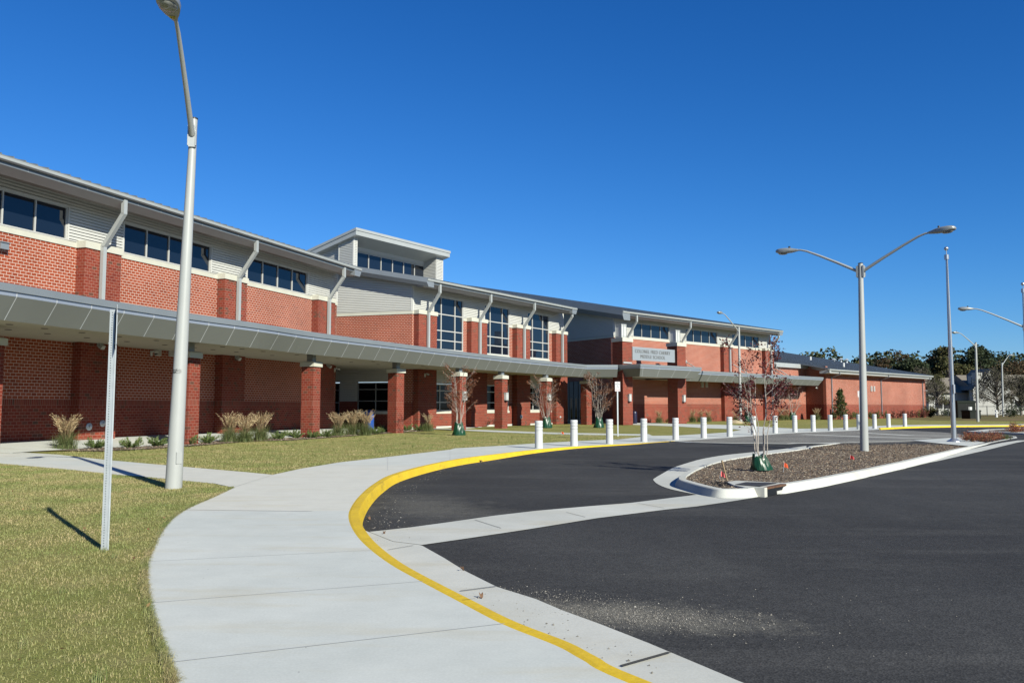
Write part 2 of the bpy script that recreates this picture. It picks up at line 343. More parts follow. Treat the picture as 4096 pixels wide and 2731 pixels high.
def f_yellow(n, l, p, o):
    p.inputs['Roughness'].default_value = .6
    c = mixc(n, l, mrange(n, l, noise(n, l, o, 1.6, 6), .35, .7, 0, 1), (.98, .66, .03), (.86, .56, .03))
    mp = n.new('ShaderNodeMapping'); mp.inputs['Scale'].default_value = (1.6, .7, 3); l.new(o, mp.inputs[0])
    c = mixc(n, l, mrange(n, l, noise(n, l, mp.outputs[0], 1.4, 8, .7), .56, .74, 0, .7), c, (.34, .23, .04))
    c = vscale(n, l, c, mrange(n, l, noise(n, l, o, 22, 6, .75), .3, .7, .86, 1.08))
    l.new(c, p.inputs['Base Color']); bumpn(n, l, p, noise(n, l, o, 14, 5), .4, .01)
YELLOW = ground_mat('yellow_paint', None, f_yellow)
def f_lawn(n, l, p, o):
    p.inputs['Roughness'].default_value = .95; p.inputs['Specular IOR Level'].default_value = .05
    c = mixc(n, l, mrange(n, l, noise(n, l, o, .55, 6), .38, .64, 0, 1), (.38, .34, .12), (.28, .29, .085))
    c = mixc(n, l, mrange(n, l, noise(n, l, o, 3.0, 6), .5, .72, 0, .6), c, (.44, .38, .17))
    c = vscale(n, l, c, mrange(n, l, noise(n, l, o, 45, 4, .7), .3, .72, .78, 1.2))
    l.new(c, p.inputs['Base Color']); bumpn(n, l, p, noise(n, l, o, 60, 4, .7), .9, .02)
LAWN = ground_mat('lawn_turf', None, f_lawn)
def f_field(n, l, p, o):
    p.inputs['Roughness'].default_value = .95; p.inputs['Specular IOR Level'].default_value = .05
    c = mixc(n, l, mrange(n, l, noise(n, l, o, .12, 6), .4, .6, 0, 1), (.26, .19, .10), (.17, .16, .06))
    c = vscale(n, l, c, mrange(n, l, noise(n, l, o, 6, 5, .7), .3, .7, .7, 1.25)); l.new(c, p.inputs['Base Color'])
FIELD = ground_mat('dry_field', None, f_field)
def f_mulch(n, l, p, o):
    p.inputs['Roughness'].default_value = .95
    vo = n.new('ShaderNodeTexVoronoi'); vo.inputs['Scale'].default_value = 22; mp = n.new('ShaderNodeMapping'); mp.inputs['Scale'].default_value = (1, 2.6, 1); l.new(o, mp.inputs[0]); l.new(mp.outputs[0], vo.inputs['Vector'])
    sp = n.new('ShaderNodeSeparateColor'); l.new(vo.outputs['Color'], sp.inputs[0])
    c = mixc(n, l, sp.outputs[0], (.11, .078, .055), (.32, .25, .18))
    c = vscale(n, l, c, mrange(n, l, noise(n, l, o, .9, 6), .3, .7, .75, 1.25))
    l.new(c, p.inputs['Base Color']); bumpn(n, l, p, sp.outputs[1], 1, .03)
MULCH = ground_mat('mulch', None, f_mulch)
def f_paver(n, l, p, o):
    p.inputs['Roughness'].default_value = .85
    mp = n.new('ShaderNodeMapping'); mp.inputs['Rotation'].default_value = (0, 0, .7); l.new(o, mp.inputs[0])
    b = n.new('ShaderNodeTexBrick'); b.inputs['Scale'].default_value = 1; b.inputs['Brick Width'].default_value = .22; b.inputs['Row Height'].default_value = .11
    b.inputs['Mortar Size'].default_value = .009; b.inputs['Color1'].default_value = (.26, .245, .21, 1); b.inputs['Color2'].default_value = (.34, .32, .28, 1); b.inputs['Mortar'].default_value = (.12, .11, .09, 1)
    l.new(mp.outputs[0], b.inputs[0]); c = vscale(n, l, b.outputs[0], mrange(n, l, noise(n, l, o, .5, 5), .3, .7, .85, 1.15)); l.new(c, p.inputs['Base Color'])
PAVER = ground_mat('pavers', None, f_paver)

# ------------------------------------------------------------------ ground sheets
def inside(p, poly):
    x, y = p; c = False; n = len(poly)
    for i in range(n):
        x1, y1 = poly[i]; x2, y2 = poly[(i+1) % n]
        if (y1 > y) != (y2 > y) and x < (x2-x1)*(y-y1)/(y2-y1)+x1: c = not c
    return c
def sheet(name, pts, mat, zf=lambda y: 0.0, off=0.0, skirt=0.0, cuts=(24., 33.), parent=None, kind='structure'):
    bm = bmesh.new(); n_ = len(pts)
    cv_, ce_, cf_, *_ = delaunay_2d_cdt([Vector((p[0], p[1])) for p in pts], [(i, (i+1) % n_) for i in range(n_)], [], 1, 1e-4)
    vs = [bm.verts.new((p.x, p.y, 0)) for p in cv_]
    for f in cf_: bm.faces.new([vs[i] for i in f])
    for c in cuts: bmesh.ops.bisect_plane(bm, geom=bm.verts[:]+bm.edges[:]+bm.faces[:], plane_co=(0, c, 0), plane_no=(0, 1, 0))
    for v in bm.verts: v.co.z = zf(v.co.y)+off
    bmesh.ops.recalc_face_normals(bm, faces=bm.faces)
    if bm.faces and sum(f.normal.z for f in bm.faces) < 0: bmesh.ops.reverse_faces(bm, faces=bm.faces[:])
    if skirt:
        be = [e for e in bm.edges if len(e.link_faces) == 1]
        r = bmesh.ops.extrude_edge_only(bm, edges=be)
        for v in [g for g in r['geom'] if isinstance(g, bmesh.types.BMVert)]: v.co.z -= skirt
    me = bpy.data.meshes.new(name); bm.to_mesh(me); bm.free(); me.materials.append(mat)
    o = bpy.data.objects.new(name, me); COL.objects.link(o)
    if parent is not None: o.parent = parent
    elif kind: o['kind'] = kind
    return o
def smooth_path(pts, n=4):
    out = []; P = [Vector((p[0], p[1])) for p in pts]
    for i in range(len(P)-1):
        a = P[max(i-1, 0)]; b = P[i]; c = P[i+1]; d = P[min(i+2, len(P)-1)]
        for k in range(n):
            t = k/n; out.append(.5*((2*b)+(c-a)*t+(2*a-5*b+4*c-d)*t*t+(3*b-a-3*c+d)*t**3))
    out.append(P[-1]); return [(p.x, p.y) for p in out]
def offs(path, w):
    """path moved w to the right of travel"""
    out = []
    for i, p in enumerate(path):
        a = path[max(i-1, 0)]; b = path[min(i+1, len(path)-1)]
        dx, dy = b[0]-a[0], b[1]-a[1]; L = math.hypot(dx, dy) or 1
        out.append((p[0]+dy/L*w, p[1]-dx/L*w))
    return out
def strip(mb, pa, pb, za, zb):
    o = len(mb.v)
    for p, q in zip(pa, pb):
        mb.v.append((p[0], p[1], za(p[1]) if callable(za) else za)); mb.v.append((q[0], q[1], zb(q[1]) if callable(zb) else zb))
    for i in range(len(pa)-1): mb.face([o+2*i, o+2*i+1, o+2*i+3, o+2*i+2])
def zc(off):            # zoom crop -> source pixels
    x0, y0, s = off
    return lambda x, y: (x0+x/s, y0+y/s)
z7 = zc((1300, 1750, 1.47)); zI = zc((2550, 1650, 2.94)); zR = zc((3050, 1350, 2.24)); z6 = zc((0, 1700, 1.521))
z4 = zc((900, 1300, 2.613)); z6b = zc((1650, 1350, 2.94)); z8b = zc((2350, 1400, 2.94)); z2 = zc((0, 1150, 2.24))

# base: dry field to the horizon, asphalt lot on it
sheet('ground', [(-900, -60), (900, -60), (900, 1500), (-900, 1500)], FIELD, off=-.30, cuts=())
# kerb line (sidewalk side of the yellow kerb)
kl = [z7(*p) for p in [(1830, 1442), (1540, 1300), (1380, 1215), (1060, 1088), (810, 960), (590, 845), (400, 740), (260, 635), (185, 550), (152, 470), (165, 410), (215, 340), (290, 275), (400, 215), (600, 160), (800, 122), (1000, 97), (1240, 70), (1500, 50), (1800, 36)]]
KL = [G(*p) for p in kl]; d0 = (KL[0][0]-KL[1][0], KL[0][1]-KL[1][1])
KL = [(KL[0][0]+d0[0]*9+1.5, KL[0][1]+d0[1]*9), (KL[0][0]+d0[0]*4+.3, KL[0][1]+d0[1]*4)]+KL
KL = smooth_path(KL, 5)
pav_edge = [G(*z8b(1000, 1068)), G(*z8b(1330, 1049)), G(*z8b(1700, 1025)), G(*z8b(2050, 1000)), G(*z8b(2240, 984)), G(*zR(310, 852)), G(*zR(480, 846)), G(*zR(770, 834)), G(*zR(1020, 824))]
far_edge = [G(*zR(1250, 812)), G(*zR(1450, 806)), G(*zR(1700, 801)), G(*zR(2000, 798)), G(*zR(2343, 795))]
dx = far_edge[-1][0]-far_edge[-2][0]; dy = far_edge[-1][1]-far_edge[-2][1]
far_edge += [(far_edge[-1][0]+dx*6, far_edge[-1][1]+dy*6)]
bank = KL+pav_edge+far_edge
lawn_poly = bank+[(260, far_edge[-1][1]), (260, 190), (-160, 190), (-160, -20), (KL[0][0]-1, -20)]
sheet('lawn', lawn_poly, LAWN, off=-.012, skirt=.25, cuts=())
asph = offs(KL, -.05)+offs(pav_edge, 0)+far_edge+[(260, far_edge[-1][1]), (260, -50), (KL[0][0], -50)]
sheet('asphalt_road', asph, ASPHALT, zf=road_z, off=0, skirt=.1)
sheet('dry_field', [G(*z8b(2352, 760)), (G(*zR(1500, 740))), (G(*zR(2343, 748))), (250, 100), (250, 188), (20, 188)], FIELD, off=.0, cuts=())

# sidewalk along the kerb
lw = [z6(*p) for p in [(1062, 1567), (1000, 1380), (930, 1190), (892, 1020), (880, 930), (890, 830), (930, 740), (990, 630), (1060, 555), (1150, 500), (1300, 435), (1420, 378)]]
g0_, g1_ = G(*lw[0]), G(*lw[1]); LW = [(g0_[0]+(g0_[0]-g1_[0])*12, g0_[1]+(g0_[1]-g1_[1])*12)]+smooth_path([G(*p) for p in lw], 4)
w1 = [z6(*p) for p in [(1420, 378), (1300, 352), (1110, 334), (880, 312), (700, 298), (440, 270), (0, 232)]]
W1 = [G(*p) for p in w1]; e = (W1[-1][0]-W1[-2][0], W1[-1][1]-W1[-2][1]); W1.append((W1[-1][0]+e[0]*2, W1[-1][1]+e[1]*2))
lm = [z6(*p) for p in [(120, 165), (350, 178), (640, 210), (1010, 243), (1500, 285), (1640, 299)]]+[z4(*p) for p in [(500, 1562), (800, 1497), (1200, 1432), (1700, 1376), (2352, 1300)]]+[z6b(*p) for p in [(500, 1300), (1000, 1272), (1440, 1243), (2000, 1212), (2350, 1196)]]+[z8b(350, 1050), z8b(640, 1018)]
LM = [G(*p) for p in lm]
upper = [G(*z8b(720, 1006)), G(*z8b(1080, 1001)), G(*z8b(1330, 986)), G(*z8b(1640, 966)), G(*z8b(1810, 937)), G(*z8b(1720, 928)), G(*z8b(1400, 917)), G(*z8b(1080, 897)), G(*z8b(532, 876)), G(*z8b(532, 850)), G(*z8b(760, 855)), G(*z8b(1160, 868)), G(*z8b(1500, 875)), G(*z8b(1830, 885)), G(*z8b(2170, 906)), G(*zR(300, 815)), G(*zR(600, 812)), G(*zR(860, 800)), G(*zR(1140, 785)), G(*zR(1500, 779)), G(*zR(2000, 778)), G(*zR(2343, 775))]
ux = upper[-1]
SW1 = [W1[-1]]+W1[::-1][1:]+LW[::-1]            # left walk edge then near lawn edge to behind the camera
sw = LM+upper+[(ux[0]+60, ux[1]+3)]+far_edge[::-1]+pav_edge[::-1]+KL[::-1]+LW[0:1]+LW[1:]+W1[1:]+[(W1[-1][0]-1, W1[-1][1]+9)]
sheet('sidewalk', sw, CONC, off=0, skirt=.012, cuts=())
# crossing walk in front of the lawn trees
x2 = [G(*z6b(580, 1090)), G(*z6b(900, 1106)), G(*z6b(1400, 1126)), G(*z6b(1850, 1139)), G(*z6b(2352, 1146)), G(*z8b(350, 1000)), G(*z8b(760, 1005)), G(*z8b(720, 988)), G(*z8b(350, 984)), G(*z8b(0, 976)), G(*z6b(1850, 1120)), G(*z6b(1400, 1108)), G(*z6b(900, 1088)), G(*z6b(640, 1080)), G(*z6b(250, 1065)), G(*z6b(200, 1072))]
sheet('path', x2, CONC, off=.004, skirt=.012, cuts=())

# yellow kerb: flat top then sloping face down to the road
y_in = KL; n_k = len(KL)
def offv(path, ws):
    o_ = []
    for i, w_ in enumerate(ws): o_.append(offs(path[max(0, i-1):i+2], w_)[min(1, i)])
    return o_
def kerb_mesh(path, wtop, wface, name, mat, zt=0.006, zb=road_z, kind='structure', joints=0):
    mb = MB(); a = path; m = offs(path, -.03)
    sc_ = [1.0 if p[1] > 9.5 else max(.62, .62+.38*(p[1]-7)/2.5) for p in path]; fc_ = [1.0 if p[1] > 9.5 else max(.3, .3+.7*(p[1]-7)/2.5) for p in path]
    b = offv(path, [wtop*k for k in sc_]); c = offv(path, [wtop*k+wface*f for k, f in zip(sc_, fc_)]); mid = offv(path, [wtop*k+wface*f*.35 for k, f in zip(sc_, fc_)])
    strip(mb, m, a, zt-.006, zt); strip(mb, a, b, zt, zt); strip(mb, b, mid, zt, lambda y: zt*.7+.3*zb(y)-.004)
    strip(mb, mid, c, lambda y: zt*.7+.3*zb(y)-.004, lambda y: zb(y)-.004)
    o = mb.build(name, mat, smooth=50); fixn(o)
    if kind: o['kind'] = kind
    return o
yk = kerb_mesh(KL+pav_edge[:1], .10, .055, 'yellow_kerb', YELLOW)
# joints in the yellow kerb: short dark gaps
mb = MB()
acc = 0; nxt = 1.1
for i in range(1, n_k):
    acc += math.dist(KL[i-1], KL[i])
    if acc > nxt and KL[i][1] < 31 and KL[i][1] > 3.5:
        nxt += 3.0; p = Vector(KL[i]); t = (Vector(KL[i])-Vector(KL[i-1])).normalized(); nn = Vector((t.y, -t.x))
        for q0, q1, z in ((-.002, .10, .0085),):
            a = p+nn*q0; b = p+nn*q1; mb.add([(a.x, a.y, z), (b.x, b.y, z), (b.x+t.x*.007, b.y+t.y*.007, z), (a.x+t.x*.007, a.y+t.y*.007, z)], [(0, 1, 2, 3)])
mb.build('kerb_joints', M('yellow_joint', (.25, .16, .02), .8))['kind'] = 'structure'
fk = kerb_mesh([pav_edge[-1]]+far_edge, .14, .05, 'yellow_kerb', YELLOW, zt=.10)
mb = MB(); strip(mb, offs([pav_edge[-1]]+far_edge, -.03), offs([pav_edge[-1]]+far_edge, -.06), .10, -.02); 

# gutter pan beside the near kerb and the valley gutter across the lane
pan_out = [GR(*z7(*p)) for p in [(240, 548), (262, 557), (570, 635), (700, 708), (820, 783), (1010, 878), (1240, 950), (1400, 1018), (1620, 1098), (1900, 1208), (2352, 1398)]]
pe = (pan_out[-1][0]-pan_out[-2][0], pan_out[-1][1]-pan_out[-2][1]); pan_out += [(pan_out[-1][0]+pe[0]*5, pan_out[-1][1]+pe[1]*5)]
near_k = [p for p in offs(KL, .07) if p[1] < G(*z7(205, 520))[1] and p[1] > -4]
cut = next(i for i, p in enumerate(near_k) if p[1] > 0)
pan = near_k+pan_out
sheet('gutter_pan', pan, CONC2, zf=road_z, off=.004)
vt = [(262, 556), (500, 530), (720, 500), (1000, 460), (1240, 432), (1550, 405), (1800, 385)]
VT = [GR(*z7(*p)) for p in vt]+[GR(*zI(700, 967))]
vb = [z7(*p) for p in [(400, 612), (570, 633), (800, 600), (1200, 540), (1600, 475), (2000, 425)]]+[zI(*p) for p in [(700, 1105), (1060, 1053), (1440, 992), (1700, 945), (2352, 795)]]+[zR(*p) for p in [(500, 1330), (1000, 1240), (1500, 1120), (2000, 1010), (2343, 930)]]
VB = [GR(*p) for p in vb]
isl_base = [zI(*p) for p in [(860, 960), (1000, 982), (1200, 988), (1440, 968), (1700, 905), (2140, 815)]]+[zR(*p) for p in [(510, 1298), (900, 1213), (1250, 1143), (1500, 1083), (1800, 1013), (2000, 973), (2286, 922)]]
IB = [GR(*p) for p in isl_base]
apron = [zI(*p) for p in [(700, 967), (400, 905), (250, 850), (190, 800), (200, 775), (300, 715), (420, 650), (560, 602), (700, 560), (900, 520), (1100, 492), (1400, 462), (1700, 430), (1985, 392)]]
AP = smooth_path([GR(*p) for p in apron], 3)
# island outline: top edge of the kerb, outer side
iot = [zI(*p) for p in [(1430, 872), (1300, 895), (1100, 900), (930, 895), (750, 860), (600, 820), (500, 790), (475, 770), (490, 740), (560, 695), (650, 652), (740, 618), (830, 588), (960, 556), (1100, 530), (1300, 500), (1500, 476), (1750, 445), (1990, 408)]]+[zR(*p) for p in [(415, 972), (700, 938), (940, 930), (1340, 919), (1560, 905), (1770, 890), (2000, 878), (2200, 876), (2275, 884)]]
isl_front = [zR(*p) for p in [(2285, 896), (2130, 925), (2000, 952), (1800, 990), (1500, 1058), (1250, 1118), (900, 1190), (510, 1266), (180, 1318)]]+[zI(1670, 850)]
IOT = [G(*p) for p in iot]; IF = [G(*p) for p in isl_front]
isl = smooth_path(IOT[:14], 3)+IOT[14:]+IF
# valley gutter + apron as one concrete sheet around the island, clipped under the island itself
vsheet = VT+AP[1:]+[IOT[18], IOT[14], IOT[10], IOT[7], IB[0], IB[2], IB[4]]+IB[5:]+[(IB[-1][0]+1.2, IB[-1][1]+.6)]+VB[::-1]
sheet('gutter_pan', vsheet, CONC2, zf=road_z, off=.008, cuts=(24., 33.))
# island kerb: outer face slopes; top; mulch inside
def inset_closed(P, w):
    n = len(P); out = []; A = sum(P[i][0]*P[(i+1) % n][1]-P[(i+1) % n][0]*P[i][1] for i in range(n)); sg = 1 if A > 0 else -1
    for i in range(n):
        a = Vector(P[i-1]); b = Vector(P[i]); c = Vector(P[(i+1) % n]); d1 = (b-a).normalized(); d2 = (c-b).normalized()
        n1 = Vector((-d1.y, d1.x))*sg; n2 = Vector((-d2.y, d2.x))*sg; m = n1+n2
        m = m.normalized() if m.length > 1e-4 else n1; k = 1/max(.5, m.dot(n1)); out.append((b.x+m.x*w*k, b.y+m.y*w*k))
    return out
loop = isl+isl[:1]
outer = inset_closed(isl, -.07); inner = inset_closed(isl, .15); lip = inset_closed(isl, .02)
mb = MB()
strip(mb, inner+inner[:1], lip+lip[:1], .0, .0); strip(mb, lip+lip[:1], loop, .0, -.015); strip(mb, loop, outer+outer[:1], -.015, lambda y: min(road_z(y)-.01, -.03))
strip(mb, inner+inner[:1], inset_closed(isl, .16)+inset_closed(isl, .16)[:1], 0, -.05)
o = mb.build('island_kerb', CONC2, smooth=40); fixn(o); o['kind'] = 'structure'
mul = sheet('mulch_bed', inner, MULCH, off=-.03, cuts=())

# ================================================================== THE SCHOOL BUILDING
pA = (-.6104*28.5, 28.5)
def azvp(u): return math.atan((u-2048)/3354.)
FA = Frame(pA, azvp(3191)); FB = Frame((-.1142*54, 54.), azvp(4270))
FC = Frame((.1225*72, 72.), azvp(5550))
tB0 = FB.t(1650, 1200); FBE = Frame(FB.pt(tB0, 0), R(107.6)); FCE = Frame(FC.pt(0, 0), R(144.5))
B0 = empty('school_building', (FB.P0[0], FB.P0[1], 0), 0, 'long red brick school building with grey metal roofs, cream siding and a curved grey canopy', 'building')
EAVE = 9.02; BAND = 7.38
def wall_holes(mb, t0, t1, z0, z1, holes, d1=0.0, d0=-.35):
    ts = sorted({t0, t1}|{min(max(h[0], t0), t1) for h in holes}|{min(max(h[1], t0), t1) for h in holes})
    for a, b in zip(ts, ts[1:]):
        if b-a < 1e-4: continue
        m = (a+b)/2; hs = sorted([(h[2], h[3]) for h in holes if h[0] < m < h[1] and h[3] > z0 and h[2] < z1]); z = z0
        for h0, h1 in hs:
            if h0 > z: mb.fb(a, b, d0, d1, z, h0)
            z = max(z, h1)
        if z < z1: mb.fb(a, b, d0, d1, z, z1)
PITCHS = .116
def siding(mb, t0, t1, z0, z1, holes=(), d=.0, lim=None):
    """horizontal ribbed metal courses between z0 and z1"""
    k0 = int(math.floor(z0/PITCHS))
    for k in range(k0, int(math.ceil(z1/PITCHS))):
        za = max(z0, k*PITCHS); zb = min(z1, (k+1)*PITCHS); zm = (za+zb)/2
        if zb-za < .01: continue
        lo, hi = t0, t1
        if lim: lo, hi = lim(zb, lo, hi)
        if hi-lo < .02: continue
        segs = [(lo, hi)]
        for h in holes:
            if h[2] < zm < h[3]:
                ns = []
                for a, b in segs:
                    if h[1] <= a or h[0] >= b: ns.append((a, b)); continue
                    if h[0] > a: ns.append((a, h[0]))
                    if h[1] < b: ns.append((h[1], b))
                segs = ns
        g = min(zb, za+.025)
        for a, b in segs:
            mb.ext([(d-.07, za), (d-.025, za), (d-.025, g-.004), (d+.035, g), (d+.035, zb-.01), (d+.0, zb), (d-.07, zb)], a, b)
def window(fr, t0, t1, z0, z1, ts=(), zs=(), d=.0, fw=.055, depth=.09, sill=False, glass=None, pane_d=None, fmat=None):
    mb = MB(); f0, f1 = d-depth, d+.012
    mb.fb(t0, t0+fw, f0, f1, z0, z1); mb.fb(t1-fw, t1, f0, f1, z0, z1); mb.fb(t0+fw, t1-fw, f0, f1, z0, z0+fw); mb.fb(t0+fw, t1-fw, f0, f1, z1-fw, z1)
    cuts = [z0+fw]+[z for z in zs]+[z1-fw]
    for t in ts: mb.fb(t-fw*.45, t+fw*.45, f0, f1-.003, z0+fw, z1-fw)
    for z in zs:
        tt = [t0+fw]+[q for t in ts for q in (t-fw*.45, t+fw*.45)]+[t1-fw]
        for a, b in zip(tt[::2], tt[1::2]): mb.fb(a, b, f0, f1-.006, z-fw*.45, z+fw*.45)
    o = mb.build('window', fmat or FRAME, B0, fr)
    g = MB(); pd = d-.045 if pane_d is None else pane_d
    g.fb(t0+.02, t1-.02, pd-.01, pd, z0+.02, z1-.02)
    p = g.build('pane', glass or GLASS, None); p.parent = o
    if sill:
        s = MB(); s.fb(t0-.06, t1+.06, d-.05, d+.06, z0-.16, z0-.002); q = s.build('sill', PRECAST, None); q.parent = o
    return o
def pilaster(fr, t0, t1, p, z1=BAND, zc0=None, name='pilaster', lo=0.0):
    mb = MB(); mb.fb(t0, t1, -.02, p, lo, z1); o = mb.build(name, BR_RED, B0, fr)
    c = MB(); c.fb(t0-.05, t1+.05, -.02, p+.05, z1, z1+.25); c.add([(t0-.05, -(p+.05), z1+.25), (t1+.05, -(p+.05), z1+.25), (t1+.05, 0, z1+.25), (t0-.05, 0, z1+.25), (t0+.02, -(p-.06), z1+.29), (t1-.02, -(p-.06), z1+.29), (t1-.02, 0, z1+.29), (t0+.02, 0, z1+.29)], [(4, 5, 6, 7), (0, 1, 5, 4), (1, 2, 6, 5), (3, 0, 4, 7)])
    q = c.build('pilaster_cap', PRECAST, None); q.parent = o
    return o
def band(fr, t0, t1, z0=BAND, h=.2, d=.035, mat=PRECAST):
    mb = MB(); mb.fb(t0, t1, -.02, d, z0, z0+h); return mb.build('stone_band', mat, B0, fr)
def downspout(fr, t, zlow, dtop=1.47, dlow=.55, zb=7.55, zt=8.75, zz=9.3, w=.165, shoe=True):
    mb = MB()
    def seg(a, b, flip=0):
        (da, za), (db, zb_) = a, b; h = w*.9
        L = math.hypot(db-da, zb_-za); nx, nz = (zb_-za)/L*h/2, -(db-da)/L*h/2
        mb.add([(t-w/2, -(da-nx), za-nz), (t+w/2, -(da-nx), za-nz), (t+w/2, -(da+nx), za+nz), (t-w/2, -(da+nx), za+nz),
                (t-w/2, -(db-nx), zb_-nz), (t+w/2, -(db-nx), zb_-nz), (t+w/2, -(db+nx), zb_+nz), (t-w/2, -(db+nx), zb_+nz)],
               [(0, 3, 2, 1), (4, 5, 6, 7), (0, 1, 5, 4), (1, 2, 6, 5), (2, 3, 7, 6), (3, 0, 4, 7)])
    seg((dlow, zlow), (dlow, zb)); seg((dlow-.01, zb-.02), (dtop+.01, zt+.02)); seg((dtop, zt-.02), (dtop, zz))
    if shoe: seg((dlow, zlow+.03), (dlow+.16, zlow-.06))
    o = mb.build('downspout', METAL_L, B0, fr); fixn(o); return o
def eave(fr, t0, t1, wall_d=0., so=EAVE, dd=0.0):
    z = so-9.02
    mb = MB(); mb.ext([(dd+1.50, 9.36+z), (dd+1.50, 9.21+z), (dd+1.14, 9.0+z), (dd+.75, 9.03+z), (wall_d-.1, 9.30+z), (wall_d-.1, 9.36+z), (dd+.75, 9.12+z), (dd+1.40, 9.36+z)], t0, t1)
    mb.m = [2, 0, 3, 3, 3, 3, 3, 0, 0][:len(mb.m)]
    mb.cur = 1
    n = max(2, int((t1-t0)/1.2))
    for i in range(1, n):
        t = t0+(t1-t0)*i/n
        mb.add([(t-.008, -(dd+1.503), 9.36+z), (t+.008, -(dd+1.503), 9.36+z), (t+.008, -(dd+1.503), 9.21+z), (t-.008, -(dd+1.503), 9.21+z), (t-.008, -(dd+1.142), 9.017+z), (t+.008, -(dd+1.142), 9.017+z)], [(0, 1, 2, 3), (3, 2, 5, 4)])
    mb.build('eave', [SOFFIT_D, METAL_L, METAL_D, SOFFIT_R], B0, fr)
    g = MB(); g.ext([(dd+1.505, 9.47+z), (dd+1.505, 9.34+z), (dd+1.60, 9.32+z), (dd+1.66, 9.36+z), (dd+1.67, 9.45+z), (dd+1.69, 9.48+z), (dd+1.66, 9.49+z), (dd+1.64, 9.46+z), (dd+1.63, 9.38+z), (dd+1.55, 9.37+z), (dd+1.53, 9.47+z)], t0-.12, t1+.12)
    g.build('gutter', METAL_L, B0, fr)
def roof(fr, t0, t1, depth, slope=.2, z0=9.44, dfront=1.6, seam=.45, th=.16, name='roof', skew=0.0):
    mb = MB(); d1 = dfront-depth; sw_ = skew*depth; z1 = z0+slope*depth
    mb.add([(t0, -dfront, z0), (t1, -dfront, z0), (t1, -d1, z1), (t0+sw_, -d1, z1), (t0, -dfront, z0+.06), (t1, -dfront, z0+.06), (t1, -d1, z1+.06), (t0+sw_, -d1, z1+.06)],
           [(0, 3, 2, 1), (4, 5, 6, 7), (0, 1, 5, 4), (1, 2, 6, 5), (2, 3, 7, 6), (3, 0, 4, 7)])
    n = int((t1-t0)/seam)
    for i in range(n+1):
        t = t0+.02+i*seam; w = .018; h = .05
        if t > t1-.03: break
        a = [(t-w, -dfront-.02, z0+.06), (t+w, -dfront-.02, z0+.06), (t+w, -dfront-.02, z0+.06+h), (t-w, -dfront-.02, z0+.06+h)]
        b = [(x, -d1, z+slope*depth) for x, y, z in a]; mb.add(a+b, [(0, 1, 2, 3), (4, 7, 6, 5), (0, 4, 5, 1), (1, 5, 6, 2), (2, 6, 7, 3), (3, 7, 4, 0)])
    return mb.build(name, ROOFM, B0, fr)
def rake(fr, t, depth, slope=.2, z0=9.44, dfront=1.6, h=.46, side=-1, sof=.75, below=0.02, skew=0.0):
    """sloping fascia at a roof's side with a soffit strip inward"""
    mb = MB(); s = slope; d0 = dfront; d1 = dfront-depth
    def pt(tt, d, dz): return (tt+skew*(dfront-d), -d, z0+s*(dfront-d)+dz)
    a = t+side*.04
    mb.add([pt(a, d0, .10), pt(a, d1, .10), pt(a, d1, -h*.45), pt(a, d0, -h*.45), pt(a-side*.16, d1, -h), pt(a-side*.16, d0, -h), pt(a-side*sof, d1, -h), pt(a-side*sof, d0, -h), pt(a-side*sof, d0, .04), pt(a-side*sof, d1, .04), pt(a-side*.02, d0, .10), pt(a-side*.02, d1, .10)],
           [(0, 1, 2, 3), (3, 2, 4, 5), (5, 4, 6, 7), (7, 6, 9, 8), (0, 3, 5, 7, 8, 10), (1, 0, 10, 11)])
    o = mb.build('rake_fascia', METAL, B0, fr); return fixn(o)

# ---------------------------------------------------------------- wing A (left)
tAe = FA.t(1346, 1300)                       # right corner of the left wing
wA = []                                      # window list: (u0,v,u1,v) measured on the siding plane
ztA = FA.z(270, 828); zbA = BAND+.215
def a_t(u, v, d=0): return FA.t(u, v, d)
W3 = [(-9.2, a_t(269, 890), [a_t(17, 790), a_t(145, 830)]), (a_t(493, 960), a_t(841, 1060), [a_t(587, 990), a_t(676, 1010), a_t(757, 1030)]), (a_t(988, 1070), a_t(1228, 1130), [a_t(1051, 1100), a_t(1111, 1110), a_t(1169, 1130)])]
first_w = W3[0][1]-W3[0][0]
dW = W3[1][2][1]-W3[1][2][0]
W3[0] = (W3[0][1]-(W3[1][1]-W3[1][0]), W3[0][1], [W3[0][1]-.06-dW*k for k in (3, 2, 1)])
holesA = [(a, b, zbA, ztA) for a, b, _ in W3]
T0A = -13.0
mb = MB(); mb.fb(T0A, tAe, -.35, 0, 15*ROW, BAND); mb.build('wall', BR_FIELD, B0, FA)
mb = MB(); mb.fb(T0A, tAe, -.35, .001, 0, 15*ROW); mb.build('wall', BR_RED, B0, FA)
mb = MB(); siding(mb, T0A, tAe, BAND+.2, EAVE+.42, holesA)
for a, b, _ in W3:                            # trim around windows
    mb.fb(a-.06, a, -.02, .05, zbA, ztA+.06); mb.fb(b, b+.06, -.02, .05, zbA, ztA+.06); mb.fb(a, b, -.02, .05, ztA, ztA+.06)
mb.fb(tAe-.07, tAe+.005, -.03, .05, BAND+.2, EAVE+.3)
mb.build('siding', SIDING, B0, FA)
for a, b, ts in W3: window(FA, a, b, zbA, ztA, ts, d=.0)
pilA = [(FA.t(340, 1050, .42), FA.t(484, 1090, .42)), (FA.t(897, 1200, .42), FA.t(987, 1220, .42)), (FA.t(1272, 1270, .42), FA.t(1340, 1280, .42))]
pilA.insert(0, (pilA[0][0]-(pilA[1][0]-pilA[0][0]), pilA[0][1]-(pilA[1][0]-pilA[0][0])))
cu = T0A
